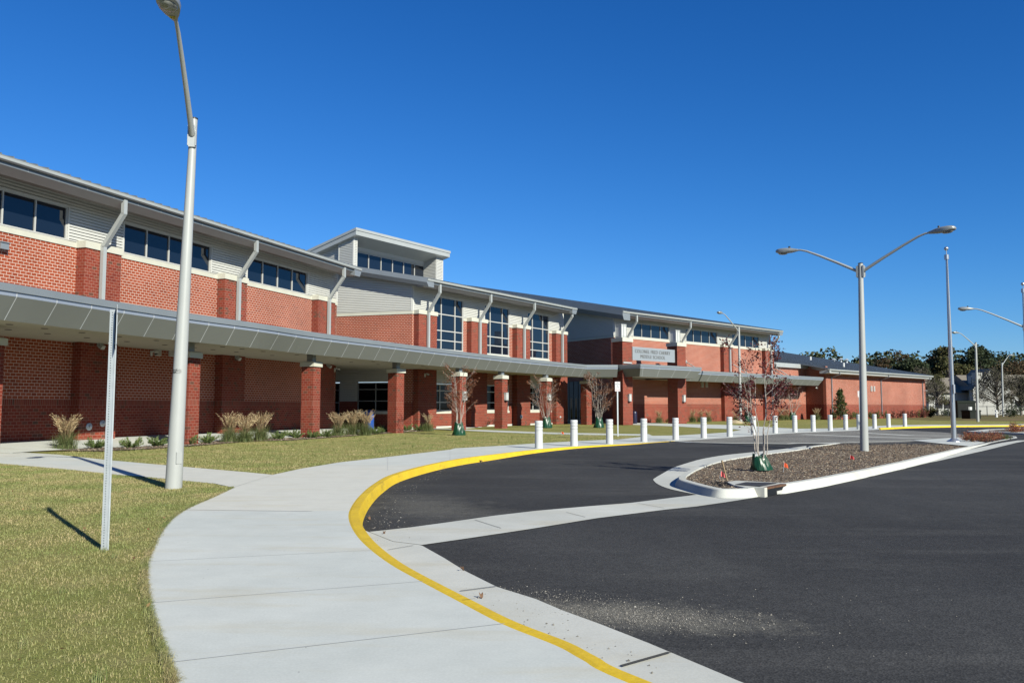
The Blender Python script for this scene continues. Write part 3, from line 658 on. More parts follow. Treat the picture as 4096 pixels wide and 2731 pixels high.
for a, b in pilA:
    pilaster(FA, a, b, .42)
    if a-.05 > cu: band(FA, cu, a-.05)
    cu = b+.05
    downspout(FA, FA.t(407, 1100, .5) if abs((a+b)/2-FA.t(407, 1100, .5)) < 1 else (a+b)/2+.05, 3.7)
if cu < tAe: band(FA, cu, tAe+.03)
mb = MB(); mb.fb(0, 10, -.35, 0, 0, 9.0); 
FAE = Frame(FA.pt(tAe, 0), FA.az-PI/2); mb = MB(); mb.fb(0, 11, 0, -.3, 0, EAVE); mb.build('end_wall', BR_FIELD, B0, FAE)
tAeave = FA.t(1434, 1085, 1.5)
eave(FA, T0A, tAeave); roof(FA, T0A, tAeave+.1, 22)
rake(FA, tAeave+.1, 22, side=1)

# ---------------------------------------------------------------- wing B (middle)
tBe = FB.t(2269, 1300, .45)+.1
pB = .42
pilB = [(FB.t(1675, 1300, pB), FB.t(1748, 1310, pB)), (FB.t(1886, 1330, pB), FB.t(1949, 1330, pB)), (FB.t(2068, 1360, pB), FB.t(2121, 1360, pB)), (FB.t(2225, 1380, pB), FB.t(2269, 1380, pB))]
def bt(u, v, d=0): return FB.t(u, v, d)
winB = []
for (u0, u1, m1, m2, vt_, vb_) in ((1733, 1852, 1765, 1820, 1183, 1404), (1937, 2036, 1961, 2009, 1220, 1423), (2109, 2195, 2130, 2171, 1251, 1438)):
    t0, t1 = bt(u0, 1290), bt(u1, 1300); winB.append((t0, t1, [bt(m1, 1290), bt(m2, 1290)]))
zB1 = (FB.z(1765, 1186)+FB.z(1961, 1222)+FB.z(2130, 1252))/3; zB0 = (FB.z(1765, 1397)+FB.z(1961, 1419)+FB.z(2130, 1433))/3
zr = [FB.z(1765, 1050+v/2.94) for v in (607, 800, 913)]
print('B window z', zB0, zB1, zr, 'tBe', tBe, [round(x[0], 2) for x in winB])
lowB = [(bt(1741, 1600)-.05, bt(1846, 1600)+.6, 0, 1.35, 4.1), (bt(1943, 1600), bt(2034, 1600), 0, 1.35, 2.95), (bt(2119, 1600)-.05, bt(2195, 1600)+.4, 0, 1.35, 4.1)]
zl1 = FB.z(1760, 1535); zl0 = FB.z(1760, 1644)
holesB = [(a, b, zB0, zB1) for a, b, _ in winB]
lowh = [(lowB[0][0], lowB[0][1], zl0, 4.0), (lowB[1][0], lowB[1][1], zl0, FB.z(2034, 1542)), (lowB[2][0], lowB[2][1], zl0, 4.0)]
mb = MB(); wall_holes(mb, tB0, tBe, 15*ROW, BAND, holesB+lowh); mb.build('wall', BR_FIELD, B0, FB)
mb = MB(); wall_holes(mb, tB0, tBe, .12, 15*ROW, lowh, d1=.001); mb.build('wall', BR_RED, B0, FB)
mb = MB(); mb.fb(tB0, tBe, -.3, .03, -.05, .12); mb.build('foundation', CONC2, B0, FB)
mb = MB(); siding(mb, tB0, tBe, BAND+.2, EAVE+.42, holesB)
for a, b, _ in winB: mb.fb(a-.06, a, -.02, .05, BAND+.2, zB1+.06); mb.fb(b, b+.06, -.02, .05, BAND+.2, zB1+.06); mb.fb(a, b, -.02, .05, zB1, zB1+.06)
for h in (lowh[0], lowh[2]): siding(mb, h[0], h[1], zl1+.02, 4.0, d=-.06)
mb.fb(tB0-.005, tB0+.09, -.03, .05, BAND+.2, EAVE+.3); mb.fb(tBe-.08, tBe+.005, -.03, .05, BAND+.2, EAVE+.3)
mb.build('siding', SIDING, B0, FB)
for a, b, ts in winB: window(FB, a, b, zB0, zB1, ts, zr, fw=.075, sill=True)
zl = [FB.z(1760, 1500+v/6.533) for v in (708, 407)]
for i, h in enumerate(lowh):
    if i == 1: window(FB, h[0], h[1], h[2], h[3], [], zl, fw=.08, sill=True, glass=GLASS_D)
    else: window(FB, h[0], h[1], h[2], zl1, [h[0]+.6, h[0]+2.1], zl, d=-.05, fw=.08, sill=True, glass=GLASS_D)
cu = 0
for i, (a, b) in enumerate(pilB):
    pilaster(FB, a, b, pB)
    cu = b
    downspout(FB, (a+b)/2-.1, 4.85)
for a, b in zip([tB0]+[p[1]+.05 for p in pilB], [p[0]-.05 for p in pilB]+[tBe]):
    segs = [(a, b)]
    for h in holesB:
        segs = [s for (x, y) in segs for s in (((x, min(y, h[0])) if x < h[0] else None), ((max(x, h[1]), y) if y > h[1] else None)) if s and s[1]-s[0] > .02] if any(x < h[1] and y > h[0] for x, y in segs) else segs
    for x, y in segs: band(FB, x, y)
tBl = FB.t(1714, 1110, 1.6); tBr = FB.t(2300, 1230, 1.5)
eave(FB, tBl, tBr); roof(FB, tBl-.1, tBr+.1, 16, skew=-.285)
rake(FB, tBl-.1, 16, side=-1, sof=.7, skew=-.285); rake(FB, tBr+.1, 16, side=1)
# left end wall of the middle wing, with the recessed glazed bay under the canopy
LBE = 14.
er0, er1 = FBE.t(1380, 1600), FBE.t(1540, 1600)
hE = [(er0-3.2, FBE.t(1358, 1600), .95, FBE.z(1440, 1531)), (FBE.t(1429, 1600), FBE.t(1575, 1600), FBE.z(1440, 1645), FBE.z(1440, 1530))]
bayR = FBE.t(1600, 1600)
big = (-LBE, bayR, FBE.z(1400, 1510)-.0, 3.95)
zsd = FBE.z(1400, 1509)
mb = MB(); mb.fb(-LBE, 0, -.35, 0, 3.95, BAND); mb.fb(bayR, 0, -.35, 0, 15*ROW, 3.95); mb.build('wall', BR_FIELD, B0, FBE)
mb = MB(); wall_holes(mb, -LBE, bayR, 0, 1.75, hE, d1=.001); mb.fb(bayR, 0, -.35, .001, 0, 15*ROW); mb.build('wall', BR_RED, B0, FBE)
mb = MB(); siding(mb, -LBE, bayR, 1.75, 3.95, hE, d=-.05)
mb.build('siding', SIDING, B0, FBE)
for h in hE: window(FBE, *h, [(h[0]+h[1])/2], [h[2]+(h[3]-h[2])*.36, h[2]+(h[3]-h[2])*.76], d=-.03, fw=.07, sill=True, glass=GLASS_D, fmat=M('grey_frame_shaded', (.30, .30, .29), .5))  # grey frames, colour darkened to stand in for the shade of the recess
cE = -FBE.s[0]*FB.n[0]-FBE.s[1]*FB.n[1]       # how fast the end wall runs back from the front
mb = MB(); siding(mb, -LBE, -.09, BAND+.2, 9.44+.2*(LBE*.97+1.6), lim=lambda z, a, b: (a, b) if z < 9.35 else (a, min(b, -((z-9.30-.32)/.2)/abs(cE)-.0)))
mb.fb(-.10, -.005, -.03, .05, BAND+.2, EAVE+.25); mb.build('siding', SIDING, B0, FBE)
band(FBE, -LBE, .0)
# ---------------------------------------------------------------- roof monitor on the middle wing
FM = Frame(FB.pt(0, -6.0), FB.az)
m0, m1 = FM.t(1401, 915), FM.t(1781, 1010); zm = FM.z(1401, 913); zm2 = zm-.5
mn = B0
f0, f1 = m0+.35, m1-.35; fin0 = FM.t(1427, 1040)-.0; fin1 = FM.t(1744, 1070)
mb = MB(); bk = 9.0; slm = .24
for (dz0, dz1, ex, fr0) in ((0, -.18, 0, 0.0), (-.18, -.5, .05, -.05)):
    mb.add([(m0+ex, -(.55+fr0), zm+dz1), (m1-ex, -(.55+fr0), zm+dz1), (m1-ex, bk, zm+dz1-slm*bk), (m0+ex, bk, zm+dz1-slm*bk), (m0+ex, -(.55+fr0), zm+dz0), (m1-ex, -(.55+fr0), zm+dz0), (m1-ex, bk, zm+dz0-slm*bk), (m0+ex, bk, zm+dz0-slm*bk)],
           [(0, 3, 2, 1), (4, 5, 6, 7), (0, 1, 5, 4), (1, 2, 6, 5), (2, 3, 7, 6), (3, 0, 4, 7)])
mb.build('roof_monitor', [METAL_L], B0, FM)
mb = MB(); fz = zm2-.02
siding(mb, f0, fin0, 9.6, fz); siding(mb, fin1, f1, 9.6, fz)               # fin fronts
wz1 = FM.z(1430, 1006, -1.2); siding(mb, fin0-.2, fin1+.1, wz1+.03, fz, d=-1.2)
mb.fb(f0-.03, f0+.04, -.04, .05, 9.6, fz); mb.fb(fin0-.05, fin0, -.04, .05, 9.6, fz); mb.fb(f1-.04, f1+.03, -.04, .05, 9.6, fz); mb.fb(fin1, fin1+.05, -.04, .05, 9.6, fz)
mb.build('siding', SIDING, B0, FM)
FML = Frame(FM.pt(f0, -.0), FM.az+PI/2)          # left side, faces camera left
FMR = Frame(FM.pt(fin1, -.0), FM.az+PI/2)
mb = MB(); siding(mb, -1.35, 0, 9.6, fz); mb.fb(-1.42, -1.35, -.2, .05, 9.6, fz-.3); siding(mb, -8.5, -1.35, 9.6, fz, d=-.22, lim=lambda z, a, b: (max(a, -(fz-z)/slm-.6), b)); mb.fb(-.06, .0, -.04, .045, 9.6, fz); mb.build('siding', SIDING, B0, FML)
mb = MB(); siding(mb, -1.3, 0, 9.6, fz); mb.build('siding', SIDING, B0, FMR)
mb = MB(); mb.fb(fin0, fin1, -1.25, 0.3, zm2-.03, zm2); mb.build('monitor_soffit', SOFFIT_D, B0, FM)
wz1 = FM.z(1430, 1006, -1.2); 
mt = [FM.t(900+x/2.613, 1060, -1.2) for x in (1502, 1632, 1752, 1868, 1982)]
window(FM, fin0-.1, fin1+.05, 10.4, wz1, mt, d=-1.2)

# ---------------------------------------------------------------- wing C (entrance) and wing D (far right)
tC1 = FC.t(3097, 1440, .42)+.03; tC2 = FC.t(3222, 1500)
pilC = [(FC.t(2896, 1450, .42), FC.t(2933, 1460, .42)), (FC.t(3063, 1480, .42), FC.t(3097, 1480, .42))]
wc = []
for u0, u1, ms in ((2532, 2676, (2567, 2604, 2641)), (2743, 2868, (2773.5, 2805, 2837)), (2926.5, 3035, (2953.5, 2981, 3010))):
    wc.append((FC.t(u0, 1330), FC.t(u1, 1350), [FC.t(m, 1340) for m in ms]))
zC1 = (FC.z(2532, 1293)+FC.z(3035, 1345.5))/2; zC0 = BAND+.21
print('C z', zC1, FC.z(2532, 1344), FC.z(3035, 1389), 'tC1', tC1, tC2, 'band', FC.z(2450, 1352), FC.z(2800, 1385))
holesC = [(a, b, zC0, zC1) for a, b, _ in wc]
mb = MB(); mb.fb(0, tC1, -.35, 0, 15*ROW, BAND); mb.fb(tC1, tC2+.5, -.35, 0, 15*ROW, 6.0); mb.build('wall', BR_FIELD, B0, FC)
mb = MB(); mb.fb(0, tC2+.5, -.35, .001, 0, 15*ROW); mb.build('wall', BR_RED, B0, FC)
mb = MB(); siding(mb, 0, tC1, BAND+.2, EAVE+.42, holesC)
for a, b, _ in wc: mb.fb(a-.06, a, -.02, .05, zC0, zC1+.06); mb.fb(b, b+.06, -.02, .05, zC0, zC1+.06); mb.fb(a, b, -.02, .05, zC1, zC1+.06)
mb.fb(-.005, .09, -.03, .05, BAND+.2, EAVE+.3); mb.fb(tC1-.08, tC1+.005, -.03, .05, BAND+.2, EAVE+.3)
mb.build('siding', SIDING, B0, FC)
for a, b, ts in wc: window(FC, a, b, zC0, zC1, ts)
for a, b in pilC: pilaster(FC, a, b, .42); downspout(FC, (a+b)/2+.1, 4.85)
tds = [FC.t(2512, 1345, .5), FC.t(2728, 1360, .5)]
for t in tds: downspout(FC, t, 7.0, shoe=False); 
for a, b in zip([0]+[p[1]+.05 for p in pilC], [p[0]-.05 for p in pilC]+[tC1]):
    if b-a > .05: band(FC, a, b)
for t in tds:
    mb = MB(); mb.fb(t-.9, t+.75, -.02, .2, 0, BAND-.001); mb.build('pilaster', BR_RED, B0, FC)
    mb = MB(); mb.fb(t-.95, t+.8, -.02, .25, BAND-.0, BAND+.24); mb.build('pilaster_cap', PRECAST, B0, FC)
tCl = FC.t(2493, 1245, 1.55); tCr = FC.t(3129, 1320, 1.6)
eave(FC, tCl, tCr); roof(FC, tCl-.1, tCr+.1, 50, slope=.2)
rake(FC, tCl-.1, 50, side=-1, sof=1.0, h=.7); rake(FC, tCr+.1, 50, side=1)
FCR = Frame(FC.pt(tC1, 0), FC.az-PI/2); mb = MB(); mb.fb(0, 12, 0, -.3, 0, EAVE); mb.build('end_wall', BR_FIELD, B0, FCR)
mb = MB(); mb.fb(-16, 0, -.35, 0, 15*ROW, BAND); mb.build('wall', BR_FIELD, B0, FCE)
mb = MB(); mb.fb(-16, 0, -.35, .001, 0, 15*ROW); mb.build('wall', BR_RED, B0, FCE)
cE2 = abs(FCE.s[0]*FC.n[0]+FCE.s[1]*FC.n[1])
mb = MB(); siding(mb, -16, -.09, BAND+.2, 9.44+.2*17, lim=lambda z, a, b: (a, b) if z < 9.3 else (a, min(b, -((z-9.62)/.2)/cE2)))
mb.fb(-.10, -.005, -.03, .05, BAND+.2, EAVE+.25); mb.build('siding', SIDING, B0, FCE)
band(FCE, -16, 0)
# entrance doors in the shade between the wings
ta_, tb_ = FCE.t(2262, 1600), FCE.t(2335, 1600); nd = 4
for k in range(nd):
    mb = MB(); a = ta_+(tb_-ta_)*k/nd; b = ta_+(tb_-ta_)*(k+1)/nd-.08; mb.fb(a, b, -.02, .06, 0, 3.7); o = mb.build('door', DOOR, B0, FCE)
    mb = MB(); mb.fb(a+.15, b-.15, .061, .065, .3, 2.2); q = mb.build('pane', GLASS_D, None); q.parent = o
# wing D
dC = 2.6; tD0 = tC2+.1
FD = Frame(FC.pt(FC.t(3306, 1600, dC), dC), FC.az)
tDe = FD.t(3704, 1600); zE = FD.z(3322, 1479, 1.1)
print('D eave z', zE, 'len', tDe, FD.z(3733, 1507, 1.1))
zE = 5.5
FDE = Frame(FD.pt(0, 0), R(144.5))
mb = MB(); mb.fb(0, tDe, -.35, 0, 15*ROW, zE-.1); mb.build('wall', BR_FIELD, B0, FD)
mb = MB(); mb.fb(0, tDe, -.35, .001, 0, 15*ROW); mb.build('wall', BR_RED, B0, FD)
mb = MB(); mb.fb(-4.2, 0, -.35, 0, 15*ROW, zE+.45); mb.build('wall', BR_FIELD, B0, FDE)
mb = MB(); mb.fb(-4.2, 0, -.35, .001, 0, 15*ROW); mb.build('wall', BR_RED, B0, FDE)
FDR = Frame(FD.pt(tDe, 0), FC.az-PI/2); mb = MB(); mb.fb(0, 22, 0, -.3, 0, zE); mb.build('end_wall', BR_FIELD, B0, FDR)
tDr = FD.t(3733, 1508, 1.2); tDl = FD.t(3320, 1482, 1.2)
mb = MB(); mb.ext([(1.05, zE-.02), (1.05, zE-.18), (1.0, zE-.2), (.98, zE-.38), (.9, zE-.42), (0, zE-.42), (0, zE-.2), (.9, zE-.02)], tDl, tDr); mb.build('eave', METAL_L, B0, FD)
mb = MB(); mb.ext([(1.06, zE+.03), (1.06, zE-.12), (1.18, zE-.12), (1.22, zE-.02), (1.22, zE+.04), (1.19, zE+.04), (1.17, zE-.04), (1.08, zE-.04)], tDl-.1, tDr+.1); mb.build('gutter', METAL_L, B0, FD)
roof(FD, tDl, tDr, 26, slope=.193, z0=zE, dfront=1.15)
# lower part of the same roof over the set-back wall
tq = FC.t(3222, 1462); dq = -.0
zq = zE+.193*(1.15+dC-.35)
o = roof(Frame(FC.pt(0, 0), FC.az), tC1+.05, tC2+3.2, 24, slope=.193, z0=zq, dfront=.35, name='roof')
mb = MB(); mb.fb(tC1+.05, tC2+.1, 0, .38, zq-.42, zq+.04); mb.build('fascia', METAL_L, B0, FC)
# left rake from the set-back eave down to wing D's eave
mb = MB(); a = FC.pt(tC2+.1, .38); b = FD.pt(tDl, 1.15)
za, zb = zq+.07, zE+.07; mb.add([(a[0], a[1], za), (b[0], b[1], zb), (b[0], b[1], zb-.45), (a[0], a[1], za-.45), (a[0]+.3, a[1]+.3, za), (b[0]+.3, b[1]+.3, zb), (b[0]+.3, b[1]+.3, zb-.45), (a[0]+.3, a[1]+.3, za-.45)], [(0, 1, 2, 3), (4, 7, 6, 5), (0, 4, 5, 1), (3, 2, 6, 7), (0, 3, 7, 4), (1, 5, 6, 2)])
o = mb.build('rake_fascia', METAL_L); o.parent = B0; o.location = -B0.location
# roof sheet between the rake and wing D's roof
mb = MB(); c = FC.pt(tC2+3.2, .35); d_ = FD.pt(tDl+1.0, 1.15)
mb.add([(a[0], a[1], za-.02), (b[0], b[1], zb-.02), (*FD.pt(tDl+.6, 1.15), zb-.02), (*FC.pt(tC2+3.2, .35), za-.02)], [(0, 1, 2, 3)])
o = mb.build('roof', ROOFM); o.parent = B0; o.location = -B0.location
for u in (3328.5, 3526, 3692):
    t = FD.t(u, 1560, .1)
    mb = MB(); w_ = .11
    mb.fb(t-w_/2, t+w_/2, .02, .13, .3, zE-.75); mb.fb(t-w_/2, t+w_/2, .99, 1.1, zE-.5, zE-.1)
    mb.add([(t-w_/2, -.02, zE-.75), (t+w_/2, -.02, zE-.75), (t+w_/2, -.13, zE-.82), (t-w_/2, -.13, zE-.82), (t-w_/2, -.99, zE-.42), (t+w_/2, -.99, zE-.42), (t+w_/2, -1.1, zE-.5), (t-w_/2, -1.1, zE-.5)], [(0, 3, 2, 1), (4, 5, 6, 7), (0, 1, 5, 4), (1, 2, 6, 5), (2, 3, 7, 6), (3, 0, 4, 7)])
    mb.build('downspout', METAL, B0, FD)
def vent_pipe(u, vb, vt, Y, r=.1, capped=False, name='vent_pipe'):
    x, y, z0 = atY(u, vb, Y); z1 = atY(u, vt, Y)[2]
    mb = MB(); mb.lathe([(r, 0), (r, z1-z0)]+([(r*2.6, z1-z0+.02), (r*.4, z1-z0+.25)] if capped else []), 10); o = mb.build(name, WHITEP if not capped else GALV); o.parent = B0; o.location = Vector((x, y, z0))-B0.location
vent_pipe(3242, 1440, 1426, 103, .13); vent_pipe(3374.7, 1469, 1451, 102, .13); vent_pipe(3110.5, 1421, 1410, 108, .13)
for u, v0, v1 in ((3336, 1446, 1440), (3364, 1449, 1439), (3387, 1452, 1441)): vent_pipe(u, v0+6, v1, 118, .16, True)

# ---------------------------------------------------------------- curved canopy along the front
ZB = 3.72
cv = [G(u, v, ZB) for u, v in ((0, 1279), (350, 1321), (696, 1360), (1024, 1393), (1233, 1416.5), (1596, 1450), (1830, 1471), (2058, 1489), (2332, 1508))]
e0 = (cv[0][0]-cv[1][0], cv[0][1]-cv[1][1]); cv = [(cv[0][0]+e0[0]*1.4-.3, cv[0][1]+e0[1]*1.4)]+cv
PROF = [(-.10, 0.05), (0, 0), (.39, .62), (.39, .73), (.44, .735), (.445, .93), (.40, .95), (-2.0, 1.02)]
def fascia(path, name, joints=1.37, z=ZB, prof=PROF, outl=None, closed_end=True, cuts=(2, 6)):
    n = len(path); nr = []
    for i in range(n):
        a = Vector(path[max(i-1, 0)]); b = Vector(path[i]); c = Vector(path[min(i+1, n-1)])
        d1 = (b-a).normalized() if i else (c-b).normalized(); d2 = (c-b).normalized() if i < n-1 else d1
        n1 = Vector((d1.y, -d1.x)); n2 = Vector((d2.y, -d2.x)); m = (n1+n2).normalized(); nr.append(m/max(.35, m.dot(n1)))
    def P(i, d, h, tt=None):
        if tt is None: p = Vector(path[i]); m = nr[i]
        else: p = Vector(path[i]).lerp(Vector(path[i+1]), tt); m = nr[i].lerp(nr[i+1], tt)
        return (p.x+m.x*d, p.y+m.y*d, z+h)
    mats = [PANEL, METAL, JOINT, BROWN]; mb = MB(); o = 0
    for i in range(n):
        for d, h in prof: mb.v.append(P(i, d, h))
    k = len(prof); seg_m = [3, 0, 4, 1, 1, 1, 1]
    for i in range(n-1):
        for j in range(k-1):
            mb.cur = [3, 0, 4, 1, 1, 1, 1][j]; mb.face([i*k+j, i*k+j+1, (i+1)*k+j+1, (i+1)*k+j])
    mats.append(M('strip_metal', (.42, .46, .54), .3, metal=.3))
    if closed_end:
        mb.cur = 0
        mb.face([(n-1)*k+j for j in range(k)]); mb.face([j for j in range(k)][::-1])
    mb.cur = 2; acc = 0; nx = joints*.4
    for i in range(n-1):
        L = math.dist(path[i], path[i+1])
        while nx < acc+L:
            t = (nx-acc)/L; w_ = .012/L; e = .004
            a = [P(i, d+e, h, t-w_) for d, h in prof[1:4]]; b = [P(i, d+e, h, t+w_) for d, h in prof[1:4]]
            q = len(mb.v); mb.v += a+b; mb.face([q, q+3, q+4, q+1]); mb.face([q+1, q+4, q+5, q+2]); nx += joints
        acc += L
    ob = mb.build(name, mats); ob.parent = B0; ob.location = -B0.location
    return ob
def csheet(name, pts, mat, z):
    o = sheet(name, pts, mat, off=z, cuts=(), parent=B0); o.location = -B0.location; return o
cpath = smooth_path(cv, 5)
fascia(cpath, 'canopy_fascia')
# soffit and top of the curved canopy, running back into the walls
ci = offs(cpath, -.09)
back = [FBE.pt(-2.0, -.3), FBE.pt(-11, -.3), FA.pt(tAe-.2, -.4), FA.pt(T0A, -.4)]
spoly = ci+[FC.pt(-3.0, -9.0), FB.pt(tBe, -.4), FB.pt(tB0-.2, -.4)]+back
csheet('canopy_soffit', spoly, SOFFIT, ZB+.1)
csheet('canopy_roof', offs(cpath, -1.5)+[FC.pt(-3.0, -9.0), FB.pt(tBe, -.4), FB.pt(tB0-.2, -.4)]+back, METAL, ZB+.98)
mb = MB()
for i in range(6, len(cpath)-2, 2):
    for w_ in (-1.6, -3.0):
        q = offs(cpath, w_)[i]; mb.lathe([(.09, ZB+.085), (.11, ZB+.099)], 12, (q[0], q[1], 0))
o = mb.build('soffit_light', BROWN); o.parent = B0; o.location = -B0.location
# raised slab under the canopy (walk rises gently to the wall)
mb = MB(); cc = [p for p in offs(cpath, -1.2)]
zslab = lambda p, k: .012 if k else .2
fl = []
for p in cpath[:34]:
    t = max(T0A, (p[0]-FA.P0[0])*FA.s[0]+(p[1]-FA.P0[1])*FA.s[1]); t = min(t, tAe)
    fl.append(FA.pt(t, 0))
o0 = len(mb.v)
# canopy columns
colsA = []
def column(cx, cy, az, w_=.62, top=3.24, lantern=None):
    fr = Frame((cx, cy), az); h = w_/2
    mb = MB(); mb.fb(-h, h, -h, h, -.02, top); o = mb.build('column', BR_RED, B0, fr)
    c = MB(); c.cap(-h-.06, h+.06, -h-.06, h+.06, top, top+.21, .10, .04); q = c.build('column_cap', PRECAST, None); q.parent = o
    s = MB(); s.fb(-.15, .15, -.15, .15, top+.2, ZB+.12); q = s.build('column_post', METAL, None); q.parent = o
    return fr
colpix = [(-28, 1800), (743, 1776.5), (1240, 1749.5), (1583, 1721), (1835, 1713), (2004, 1704), (2182, 1699), (2345, 1690)]
colfr = []
for i, (u, v) in enumerate(colpix):
    x, y = G(u, v); 
    if i >= 3: # keep them under the canopy edge
        Yc = {3: 45.6, 4: 50.7, 5: 55.4, 6: 60.6, 7: 67.2}[i]; r = ray(u, 1640); x, y = r[0]/r[1]*Yc, Yc
    if i == 0: x, y = atY(-62, 1627, 24.9)[:2]
    az = FA.az if i < 3 else (FB.az if i < 7 else FC.az)
    colfr.append(column(x, y, az))
# entrance porch: two tall brick piers
Yp = 65.0; rp = ray(2492, 1600); P1 = (rp[0]/rp[1]*Yp, Yp); FP = Frame(P1, FC.az)
pw = FP.t(2531, 1600); t2 = FP.t(2711.5, 1600); pw2 = FP.t(2745.5, 1600)-t2
dp = 1.15
sk = Vector((math.sin(R(-35.5)), math.cos(R(-35.5))))*dp       # the piers' sides run back at this angle
skl = (sk.x*FP.s[0]+sk.y*FP.s[1], -(sk.x*FP.n[0]+sk.y*FP.n[1]))  # in local (x, y)
zp = FP.z(2492, 1365); print('pier top z', zp, 'pw', pw, pw2, 't2', t2)
for t0, ww in ((0, pw), (t2, pw2)):
    def par(g, z0, z1, m):
        a = [(t0-g, -g), (t0+ww+g, -g), (t0+ww+g+skl[0], skl[1]+g), (t0-g+skl[0], skl[1]+g)]; m.poly(a, z0, z1)
    mb = MB(); par(0, 0, zp, mb); o = mb.build('pier', BR_RED, B0, FP)
    c = MB(); par(.06, zp, zp+.30, c); c.v = c.v; q = c.build('pier_cap', PRECAST, None); q.parent = o
# porch canopy
tcl = -2.9
pf = 1.75
po = [FP.pt(.35, -1.0), FP.pt(.35, pf-.39), FP.pt(7.7, pf-.39), FP.pt(7.7, -3.6)]
fascia(po, 'canopy_fascia', joints=1.9)
mb = MB(); mb.poly([FP.pt(.4, pf-.45), FP.pt(7.6, pf-.45), FP.pt(7.6, -3.6), FP.pt(.4, -3.6)], ZB+.1, ZB+.16)
mb.cur = 1; mb.poly([FP.pt(-.0, pf-.1), FP.pt(8.0, pf-.1), FP.pt(8.0, -3.6), FP.pt(.0, -3.6)], ZB+.88, ZB+.93); mb.fb
o = mb.build('canopy_soffit', [SOFFIT, METAL]); fixn(o); o.parent = B0; o.location = -B0.location
mb = MB(); mb.fb(-.1+.12, 1.05, .0, .09, 4.78, 4.90); mb.build('canopy_bracket', METAL_L, B0, FP)
# link canopy from the curve's end to the first pier
end = cpath[-1]
fascia([end, FP.pt(skl[0]*.55-.02, -skl[1]*.55)], 'canopy_fascia', joints=9, closed_end=False)
# canopy along wing C
sC = [FC.pt(tC1*0+4.2, 2.55), FC.pt(FC.t(3284, 1525, 2.9), 2.55)]
sC.append(FC.pt(FC.t(3284, 1525, 2.9)+.0, 0))
fascia(sC, 'canopy_fascia', joints=1.37)
mb = MB(); te = FC.t(3284, 1525, 2.9)-.1
mb.poly([FC.pt(-6, -.2), FC.pt(-6, 2.5), FC.pt(te, 2.5), FC.pt(te, -.2)], ZB+.1, ZB+.16); mb.cur = 1
mb.poly([FC.pt(3.8, -.2), FC.pt(3.8, 2.7), FC.pt(te+.2, 2.7), FC.pt(te+.2, -.2)], ZB+.88, ZB+.93)
o = mb.build('canopy_soffit', [SOFFIT, METAL]); fixn(o); o.parent = B0; o.location = -B0.location
for u, v, u2, v2 in ((2745, 1447, 2760, 1463), (2931, 1456, 2953, 1485), (3074, 1468, 3102, 1500), (3095, 1465, 3124, 1501)):
    t, z = FC.tz(u, v, .05); t_, z_ = FC.tz(u2, v2, 1.9)
    mb = MB(); mb.tube([(t, -.05, z), (t, -1.9, 4.62)], .045, 8); mb.fb(t-.09, t+.09, .0, .07, z-.14, z+.14); mb.build('tie_rod', METAL_L, B0, FC)
# lantern boxes standing on the pier caps
for (ua, ub, vt_, vb_, t0) in ((2474, 2505, 1296, 1352, 0), (2692, 2721, 1320, 1371, t2)):
    ta = t0+.22; zt = zp+.3
    h = FP.z(ua+20, vt_, -.4)-zt
    L = empty('tall_lantern', (*FP.pt(ta+.35, -.6), zt), PI/2-FP.az, 'tall white translucent box lantern on top of the %s entrance pier' % ('left' if t0 == 0 else 'right'), 'lantern', 'tall lanterns on the entrance piers')
    mb = MB(); mb.box(-.28, .28, -.28, .28, .03, h-.02); mb.build('diffuser', WHITEP, L)
    mb = MB()
    for sx in (-1, 1):
        for sy in (-1, 1): mb.box(sx*.28, sx*.32, sy*.28, sy*.32, 0, h)
    for z in (.0, h*.12, h*.88, h-.03): mb.box(-.31, .31, -.315, .315, z, z+.02); mb.box(-.315, .315, -.31, .31, z, z+.021)
    mb.box(-.06, .06, -.30, .30, .02, h-.02)
    mb.build('metal_cage', METAL_L, L)
# ---------------------------------------------------------------- the name sign
s0, s1 = FP.t(2529.8, 1420, .06), FP.t(2698.6, 1430, .06); sz1 = FP.z(2530, 1386, .06); sz0 = FP.z(2530, 1438, .06)
S = empty('name_sign', (*FP.pt(s0, 0), sz0), PI/2-FP.az, 'wide silver metal panel with raised grey school name between the two entrance piers', 'sign')
W_, H_ = s1-s0, sz1-sz0
mb = MB(); mb.box(0, W_, -.06, 0, 0, H_); mb.box(.0, W_, -.075, -.0605, -.03, 0.0); mb.box(.3, .4, 0, .3, .1, H_-.1); mb.box(W_-.4, W_-.3, 0, .3, .1, H_-.1); mb.build('panel', M('sign_silver', (.46, .49, .51), .35, metal=.3), S)
mb = MB(); mb.box(-.0, .03, -.08, -.061, 0, H_); mb.box(W_-.03, W_, -.08, -.061, 0, H_); mb.box(W_*.26, W_*.262, -.064, -.0605, 0, H_*.98); mb.box(W_*.68, W_*.682, -.064, -.0605, 0, H_*.98); mb.build('panel_edge', METAL_L, S)
def text(body, size, loc, parent, mat, name='lettering', ext=.012, rot=(PI/2, 0, 0), align='CENTER', sx=1.0, space=1.0, fit=None, thin=0):
    cu = bpy.data.curves.new(name, 'FONT'); cu.body = body; cu.size = size; cu.extrude = ext; cu.align_x = align; cu.align_y = 'CENTER'; cu.space_character = space; cu.resolution_u = 3; cu.offset = thin
    t = bpy.data.objects.new(name, cu); COL.objects.link(t); bpy.context.view_layer.update()
    me = bpy.data.meshes.new_from_object(t.evaluated_get(bpy.context.evaluated_depsgraph_get())); bpy.data.objects.remove(t)
    me.materials.clear(); me.materials.append(mat); o = bpy.data.objects.new(name, me); COL.objects.link(o)
    o.parent = parent; o.location = loc; o.rotation_euler = rot
    if fit: xs = [v.co.x for v in me.vertices]; sx = fit/(max(xs)-min(xs))
    o.scale = (sx, 1, 1); return o
